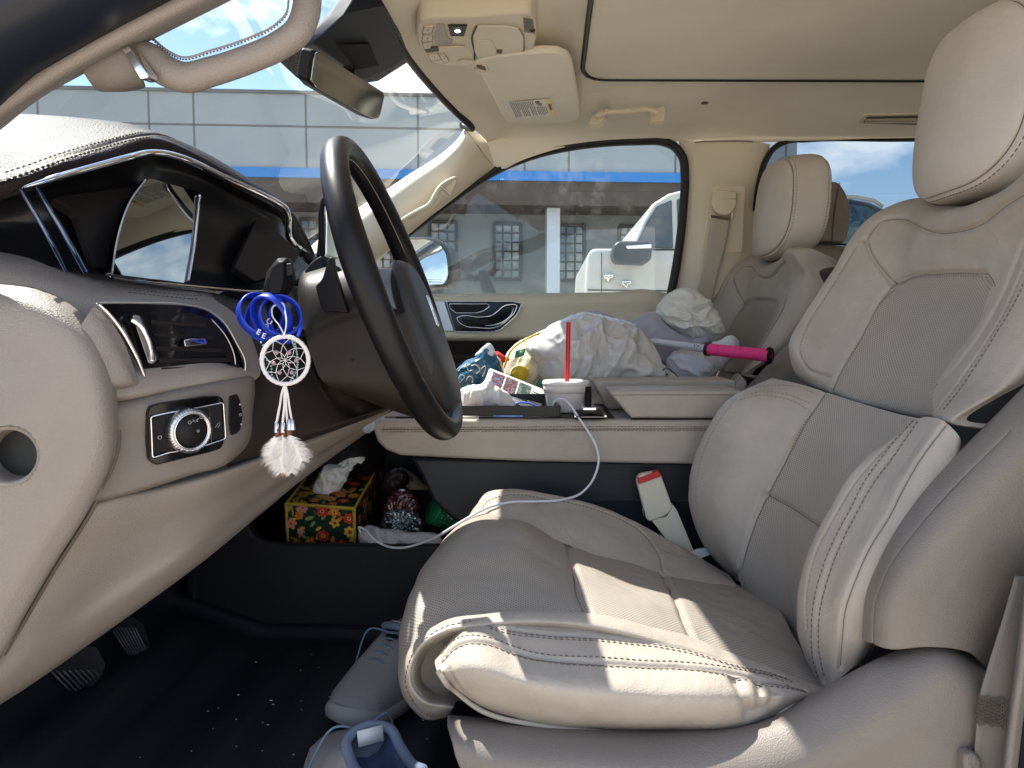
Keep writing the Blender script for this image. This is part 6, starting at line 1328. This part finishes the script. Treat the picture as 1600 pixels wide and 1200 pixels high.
for pts in ([(716,580),(722,574),(730,574),(732,580),(738,578)], [(736,572),(742,570),(748,573),(749,580),(744,584),(750,580)], [(752,576),(758,572),(757,582),(754,588)], [(716,592),(720,586),(726,588),(722,594),(716,600)], [(728,594),(734,588),(739,592),(738,598)]): 
    MB().tube(hs([P(x, y, .955) for x, y in pts], 24), .0022, 5, flat=.5).build('squiggle', M['white'], T)
o = blob([(768,552),(776,549),(788,556),(796,562),(788,567),(776,562)], 1.10, .012, 'red_cloth', mat('red_cloth', (.60, .03, .03), .7), amp=.003, scale=30, seed=44); tag(o, 'small red cloth poking out between the blue and yellow bags', 'cloth')
lav = mat('lavender_fabric', (.42, .41, .50), .8, sheen=.2, bump=.2, bscale=900)
o = blob([(905,505),(910,490),(920,485),(948,490),(985,498),(1008,488),(1026,488),(1040,505),(1060,522),(1108,532),(1085,548),(1062,560),(1090,592),(1040,600),(990,580),(940,540)], 1.22, .06, 'lavender_jacket', lav, amp=.028, scale=7, fall=.46, warp=1.6, seed=51, K=50, n=180); tag(o, 'folded lavender grey jacket behind the white carrier bag', 'jacket')
tow = mat('white_terry_towel', (.80, .79, .73), .95, bump=.8, bscale=500, btype='noise', bdist=.002, sheen=.5)
o = blob([(1024,495),(1030,475),(1046,460),(1068,452),(1092,455),(1108,470),(1122,494),(1134,520),(1122,536),(1095,534),(1060,522),(1036,512)], 1.26, .07, 'white_towel', tow, amp=.024, scale=9, fall=.5, aniso=(.7, 1, 1.7), warp=1.5, seed=61, K=50, n=180); tag(o, 'bundled white towel on top of the clothes on the passenger seat', 'towel')
o = blob([(1040,560),(1060,548),(1100,548),(1130,532),(1148,526),(1156,534),(1150,552),(1130,572),(1105,590),(1060,597)], 1.12, .05, 'pale_shirt', mat('pale_lilac_cloth', (.66, .65, .72), .85), amp=.02, scale=9, fall=.4, seed=71, K=40, n=150); tag(o, 'pale lilac shirt lying under the racket handle', 'shirt')
# racket
T = thing('tennis_racket', 'tennis racket with a white shaft and pink wrapped grip', 'racket', P(1150, 555, .98))
a = P(1040, 536, 1.12); b = P(1106, 545.5, 1.01); c = P(1203, 556, .93); d = (c-b)/np.linalg.norm(c-b)
MB().tube([a-(b-a)*1.4, a, b], [.010, .0105, .0125], 20, flat=.75).build('shaft', mat('racket_white', (.70, .72, .76), .3), T)
n = 240; C = np.array([b+(c-b)*k/(n-1) for k in range(n)]); tt = np.linspace(0, 1, n)
rr = .0142+.0045*np.clip((tt-.86)/.1, 0, 1)-.0011*np.exp(-(((tt*11) % 1-.5)/.10)**2)
MB().tube(C, rr, 24, flat=.9).build('grip', mat('pink_grip', (.85, .05, .26), .65, bump=.15, bscale=900), T)
MB().lathe([(.0001, .003), (.0165, .003), (.0178, .0), (.0182, -.004)], c, 30, d).build('butt_cap', M['blkpl'], T)
MB().tube([b-d*.004, b+d*.004], .0150, 20).build('grip_collar', M['rubber'], T)
cx_ = c+d*.0035; u = np.cross(d, [0, 0, 1]); u /= np.linalg.norm(u); v = np.cross(u, d)
MB().tube([cx_-u*.007-v*.005, cx_+u*.0+v*.008, cx_+u*.007-v*.004], .0007, 5).build('cap_mark', mat('cap_red', (.4, .02, .03), .5), T)
m = MB()
for q in (.72, .80): 
    p = a+(b-a)*q; m.prism([p+np.array([-.006, -.0135, .006]), p+np.array([.002, -.0135, .006]), p+np.array([.003, -.0125, -.005]), p+np.array([-.005, -.0125, -.005])], (0, .001, 0))
m.build('shaft_print', M['seam'], T)
# ================================================================== turn stalk, bands, dream catcher
TS = thing('indicator_stalk', 'glossy black indicator stalk end, blue wristbands hooked on it', 'stalk', P(437, 440, .21))
stk = mat('stalk_black', (.006, .006, .007), .5, spec=.2)
m = MB(); F1 = [P(x, y, .198) for x, y in [(426,418),(438,408),(443,412),(441,440),(436,458),(424,462),(418,448)]]; F0 = [P(x, y, .212) for x, y in [(417,424),(434,403),(450,403),(459,440),(446,464),(420,474),(411,452)]]; F2 = [P(x, y, .236) for x, y in [(423,418),(438,403),(456,405),(465,440),(450,462),(424,472),(415,452)]]
for a_, b_ in ((F1, F0), (F0, F2)): m.add(a_+b_, [(i, (i+1) % 7, (i+1) % 7+7, i+7) for i in range(7)])
m.add(F1, [list(range(7))]); m.add(F2, [list(range(6, -1, -1))]); m.build('tip', stk, TS, bevel=.0022, seg=3)
MB().prism(rnd([P(x, y, .2035) for x, y in [(446,412),(456,411),(458,428),(450,432),(447,430)]], .002), (0, .003, 0)).build('tip_button', M['matte'], TS, bevel=.001)
MB().tube(hs([P(431,466,.222), P(433,490,.235), P(438,515,.26), P(470,520,.34)], 30), [.0115]*10+[.010]*20, 14, flat=.8).build('arm', stk, TS)
blue = mat('blue_silicone', (.010, .045, .50), .38, coat=.1)
def band(cx, cy, rx, ry, Y, tilt, yaw, wd=.010, label='', seed=0):
    c = P(cx, cy, Y); s_ = (Y+.65)/1200.; rx *= s_; ry *= s_
    n = 120; th = np.arange(n)*2*math.pi/n; ax = np.array([math.sin(yaw), -math.cos(yaw)*math.cos(tilt), math.sin(tilt)]); ax /= np.linalg.norm(ax)
    u = np.cross(ax, [0, 0, 1.]); u /= np.linalg.norm(u); v = np.cross(ax, u); G = []
    for w_, t_ in ((-.5, 1), (-.35, 1.06), (.35, 1.06), (.5, 1), (.35, .95), (-.35, .95)):
        G.append(c+ax*w_*wd+(rx*t_*np.cos(th))[:, None]*u+(ry*t_*np.sin(th))[:, None]*v)
    o = MB().grid(np.array(G), cu=True, cv=True).build('wristband', blue); tag(o, label, 'wristband', 'blue wristbands on the stalk')
    return o, c, u, v, ax, rx, ry
bs = [band(406,492,34,35,.215,.45,.75,.013,'blue silicone wristband hanging furthest left on the stalk'),
      band(424,497,34,38,.205,-.40,-.35,.013,'blue silicone wristband with white letters, second from the left on the stalk'),
      band(438,494,31,33,.20,.35,.5,.014,'blue silicone wristband in front on the stalk, inside the white ribbon loop'),
      band(415,497,31,36,.222,.30,-.1,.012,'blue silicone wristband squeezed behind the others on the stalk'),
      band(446,500,25,36,.225,.2,.65,.012,'blue silicone wristband hanging furthest right, closest to the steering column')]
wt = mat('white_print', (.75, .77, .8), .5)
for s_, x, y, r_, B_ in (('E', 404, 519, -.5, 1), ('E', 412, 525, -.35, 1), ('O', 416, 511, .9, 1), ('C', 421, 503, .9, 1)):
    text(s_, P(x, y, .1925), (math.cos(r_), 0, math.sin(r_)), (-math.sin(r_), 0, math.cos(r_)), .0085, 'letter', wt, bs[B_][0], ext=.0003, bold=True)
MB().ball(P(385, 512, .198), (.0035, .001, .0022), 10).build('white_dot', wt, bs[0][0])
DC = thing('dream_catcher', 'small white dream catcher with white feathers hanging from the indicator stalk', 'dream catcher', P(445, 563, .175))
Yd = .172; dc = P(445.5, 563, Yd); sc2 = (Yd+.65)/1200.; wh = mat('white_cord', (.78, .74, .74), .75, bump=.4, bscale=900)
def dp(x, y, dy=0): return P(x, y, Yd+dy)
C = circ(dc, (0, -1, .05), 37.5*sc2, 90); MB().tube(C, [.0024+.00022*math.sin(k*2.1) for k in range(90)], 12, closed=True).build('hoop', wh, DC)
m = MB(); n = 8; 
def ra(r, a): return dc+sc2*r*np.array([math.cos(a), 0, math.sin(a)])
for k in range(n):
    a = 2*math.pi*(k+.5)/n+.12; a2 = 2*math.pi*(k+1)/n+.12; a3 = 2*math.pi*(k+1.5)/n+.12
    m.tube([ra(37, a), ra(25, a2)], .00035, 5); m.tube([ra(25, a2), ra(37, a3)], .00035, 5); m.tube([ra(25, a2), ra(14, a3)], .00035, 5); m.tube([ra(14, a3), ra(25, a2+2*math.pi/n)], .00035, 5)
    m.tube([ra(14, a3), ra(6, a2)], .00035, 5); m.tube([ra(14, a3), ra(6, a2+2*math.pi/n)], .00035, 5); m.tube([ra(6, a2), dc], .00035, 5)
m.build('web', mat('web_thread', (.78, .76, .76), .6), DC)
pink = mat('pink_bead', (.55, .35, .42), .15, trans=.4)
for x, y in ((432,551),(452,551),(428,568),(437,582),(456,582),(463,563)): MB().ball(dp(x, y, -.001), .0024, 12).build('pink_bead', pink, DC)
tq = mat('turquoise_bead', (.30, .55, .52), .3); m = MB()
for k in range(16): m.ball(P(*(hs([(460,525,0.18),(463,545,.18),(466,560,.18),(464,575,.18),(456,590,.18)], 2) if False else (460+5*math.sin(k/15*3.0)-6*max(0, k-11)/4, 533+k*4.1)), .182), .0014, 8)
for k in range(13): m.ball(P(408+k*1.7+2*math.sin(k), 535+k*4.6, .184), .0013, 8)
o = m.build('bead_string', tq, DC)
m = MB(); m.tube(hs([dp(444,523), dp(436,508,.004), dp(426,494,.01), dp(428,478,.02), dp(440,474,.02), dp(446,490,.01), dp(447,510), dp(444,524)], 50), .0011, 6, flat=.5)
m.build('hanging_loop', wh, DC); m = MB()
for x0, x1 in ((437, 431), (444, 441), (447, 450), (452, 458)):
    m.tube(hs([dp(445, 600), dp((x0+445)/2, 612, -.001), dp(x0, 635), dp(x1, 668, .001)], 24), .0013, 6, flat=.45, upv=(0, -1, 0))
m.build('ribbon', wh, DC)
slv = M['satin']; brn = mat('brown_leather_tie', (.16, .05, .03), .6)
for x in (432, 442, 452, 457):
    MB().lathe([(.0001, .006), (.0022, .005), (.0026, .0), (.0033, -.006)], dp(x, 667-(4 if x > 450 else 0), -.001), 14).build('silver_cone', slv, DC)
for x in (434, 443, 452): MB().lathe([(.0028, .005), (.0033, .003), (.0033, -.003), (.0028, -.005)], dp(x, 676-(3 if x > 450 else 0), -.0005), 14).build('leather_tie', brn, DC)
def feather(x0, y0, x1, y1, wd, seed, mt, nb=150, dy=0):
    rs = random.Random(seed); m = MB(); a = dp(x0, y0, dy); b = dp(x1, y1, dy-.004); ax = b-a; L0 = np.linalg.norm(ax); axn = ax/L0
    sd = np.cross(axn, [0, -1, 0]); sd /= np.linalg.norm(sd); nf = np.cross(sd, axn)
    m.tube([a, (a+b)/2, b], [.0005, .0004, .0002], 5)
    for k in range(nb):
        t = rs.random()**.8; p = a+ax*t; s_ = rs.choice((-1, 1)); ln = wd*sc2*(.55+.6*math.sin(min(t*3.1, 3.0)))*rs.uniform(.6, 1.1); fwd = rs.uniform(.4, 1.1); out_ = rs.uniform(-.5, .5)
        q = [p+(sd*s_*math.sin(u*1.5)*ln*.9+axn*ln*fwd*u+nf*out_*ln*u+np.array([0, 0, -1])*ln*.15*u*u) for u in (0, .35, .7, 1)]
        w_ = .00030
        for i in range(3):
            m.add([q[i]-axn*w_*(1-i*.3), q[i]+axn*w_*(1-i*.3), q[i+1]+axn*w_*(.7-i*.3), q[i+1]-axn*w_*(.7-i*.3)], [(0, 1, 2, 3)])
    return m.build('feather', mt, DC, smooth=False)
fw_ = mat('white_down', (.85, .80, .76), .9, sheen=.3); fb_ = mat('brown_down', (.30, .14, .08), .9)
k = 0
for x0, x1, y1, wd in ((434,424,724,17),(433,434,735,16),(442,440,738,18),(443,450,734,18),(451,462,730,19),(453,472,720,20),(452,456,738,16),(436,420,712,15)):
    feather(x0, 680, x1, y1, wd, k+5, fw_, 260, dy=-.002*(k % 3)); k += 1
feather(438, 686, 436, 744, 12, 40, fb_, 120, .003); feather(441, 686, 446, 742, 12, 41, fb_, 100, .003)
# ================================================================== shoes
gs = mat('grey_shoe_mesh', (.20, .19, .195), .85, bump=.9, bscale=420, btype='noise'); bl = mat('blue_grey_trim', (.11, .14, .20), .7, bump=.4, bscale=600); sole = mat('shoe_sole', (.24, .235, .25), .7); ins = mat('navy_lining', (.03, .045, .10), .9)
lc = mat('blue_lace', (.10, .15, .22), .8)
def shoe(loc, heading, label, L0=.25, roll=0):
    T = thing('running_shoe', label, 'shoe', loc, 'pair of running shoes in the footwell')
    h = np.array([math.cos(heading), math.sin(heading), 0]); s_ = np.array([-h[1], h[0], 0]); z = np.array([0, 0, 1.]); s2_ = s_*math.cos(roll)+z*math.sin(roll); z = z*math.cos(roll)-s_*math.sin(roll); s_ = s2_; o_ = np.array(loc, float)
    def pnt(u, a, b): return o_+h*(u-.5)*L0+s_*a+z*b      # u 0 toe .. 1 heel
    us = np.linspace(0, 1, 44)
    hw = np.interp(us, [0, .04, .12, .3, .5, .7, .9, .97, 1], [.010, .030, .042, .049, .043, .036, .036, .028, .012]); top = np.interp(us, [0, .05, .15, .3, .42, .55, .7, .85, .95, 1], [.030, .042, .052, .066, .082, .098, .085, .085, .098, .095])
    sl_ = np.interp(us, [0, .2, .5, .8, 1], [.017, .018, .024, .034, .036])
    G = []; op_ = []
    for i, u in enumerate(us):
        ring = []; opn = np.interp(u, [.44, .52, .6, .9, .96, .985], [0, .5, .8, .8, .5, 0]) if .44 < u < .985 else 0
        for k in range(25):
            t = math.pi*k/24; c, sn = math.cos(t), math.sin(t)
            a = hw[i]*np.sign(c)*abs(c)**.75; b = sl_[i]+(top[i]-sl_[i])*sn**.8
            if opn: # open the collar
                lim = .40*opn; kk = abs(k-12)/12.
                if kk < lim: a = hw[i]*.62*(1 if k < 12 else -1 if k > 12 else 0)*(kk/lim if kk else 0); b = top[i]*.98-.055*opn*(1-(kk/lim)**2.5)
            ring.append(pnt(u, a, b))
        G.append(ring)
    G = np.array(G); me = MB(); me.grid(G); mi = []
    for i in range(43):
        for k in range(24):
            u = us[i]; kk = abs(k+.5-12)/12.; mi.append(2 if (.5 < u < .97 and kk < .30) else 1 if (.45 < u < .99 and kk < .44) or u > .93 else 0)
    me.mi = mi; me.build('upper', [gs, bl, ins], T)
    S = []
    for b, e in ((0, -.004), (.004, .002), (.012, .003), (.019, .001), (.024, -.004)):
        S.append([pnt((u-.5)*(1+.025*(e > 0))+.5, (hw[i]+e), b+(.004*max(0, .15-u)/.15*3)+(.010*u if b > .01 else 0)) for i, u in enumerate(us)]+[pnt((u-.5)*(1+.025*(e > 0))+.5, -(hw[i]+e), b+(.004*max(0, .15-u)/.15*3)+(.010*u if b > .01 else 0)) for i, u in list(enumerate(us))[::-1]])
    m = MB(); m.grid(np.array(S), cv=True); m.f.append(list(range(0, 88))); m.mi.append(0); m.build('sole', sole, T)
    m = MB()
    for j in range(5): m.tube([pnt(u, (hw[int(u*43)]+.0048), .008+.0045*j+.010*u*(j > 1)) for u in np.linspace(.35, .93, 20)], .0006, 4)
    for j in range(5): m.tube([pnt(u, -(hw[int(u*43)]+.0048), .008+.0045*j+.010*u*(j > 1)) for u in np.linspace(.35, .93, 20)], .0006, 4)
    m.build('sole_lines', bl, T)
    m = MB()
    for j in range(9):
        u = .12+.035*j; i = int(u*43); m.tube(hs([pnt(u, hw[i]*.96, .034), pnt(u+.01, hw[i]*.8, top[i]*.80), pnt(u+.012, 0, top[i]+.0008), pnt(u+.01, -hw[i]*.8, top[i]*.80), pnt(u, -hw[i]*.96, .034)], 24), .0006, 4)
    m.build('knit_ribs', bl, T)
    m = MB()
    for j, u in enumerate((.30, .345, .39, .435, .47)):
        i = int(u*43); tp = top[i]+.003; m.tube(hs([pnt(u, -.024, tp-.012), pnt(u+.01, -.01, tp), pnt(u+.012, .01, tp), pnt(u, .024, tp-.012)], 14), .0017, 6)
    m.tube(hs([pnt(.47, 0, .092), pnt(.42, .03, .098), pnt(.38, .045, .06), pnt(.40, .056, .03)], 24), .0014, 6); m.tube(hs([pnt(.47, 0, .092), pnt(.44, -.03, .1), pnt(.40, -.05, .07), pnt(.36, -.06, .03)], 24), .0014, 6)
    m.build('laces', lc, T)
    MB().tube(hs([pnt(u, a, b) for u, a, b in ((.50, 0, .100), (.53, .024, .094), (.62, .027, .084), (.78, .026, .084), (.90, .024, .094), (.965, 0, .101), (.90, -.024, .094), (.78, -.026, .084), (.62, -.027, .084), (.53, -.024, .094))], 80, closed=True), .0058, 10, closed=True).build('collar', bl, T)
    plb = MB().prism([pnt(.545, -.014, .103), pnt(.545, .014, .103), pnt(.565, .014, .088), pnt(.565, -.014, .088)], -h*.001).build('tongue_label', mat('shoe_label', (.5, .5, .52), .6) if 'shoe_label' not in bpy.data.materials else bpy.data.materials['shoe_label'], T)
    return T, pnt
zf = .672
p1 = PZ(618, 1085, zf); T1, f1 = shoe((p1[0], p1[1]+.005, zf), math.radians(66), 'grey and blue running shoe, the one further under the seat with faded side lettering')
p2 = PZ(556, 1240, zf+.03); T2, f2 = shoe((p2[0]+.01, p2[1]+.01, zf), math.radians(-58), 'grey and blue running shoe, the one at the bottom edge with its opening showing')
text('Outdoor', f1(.53, -.0445, .052), np.array(f1(.8, -.04, .062))-np.array(f1(.35, -.045, .046)), (0, -.3, 1), .020, 'side_lettering', lc, T1, ext=.0015, bold=True)
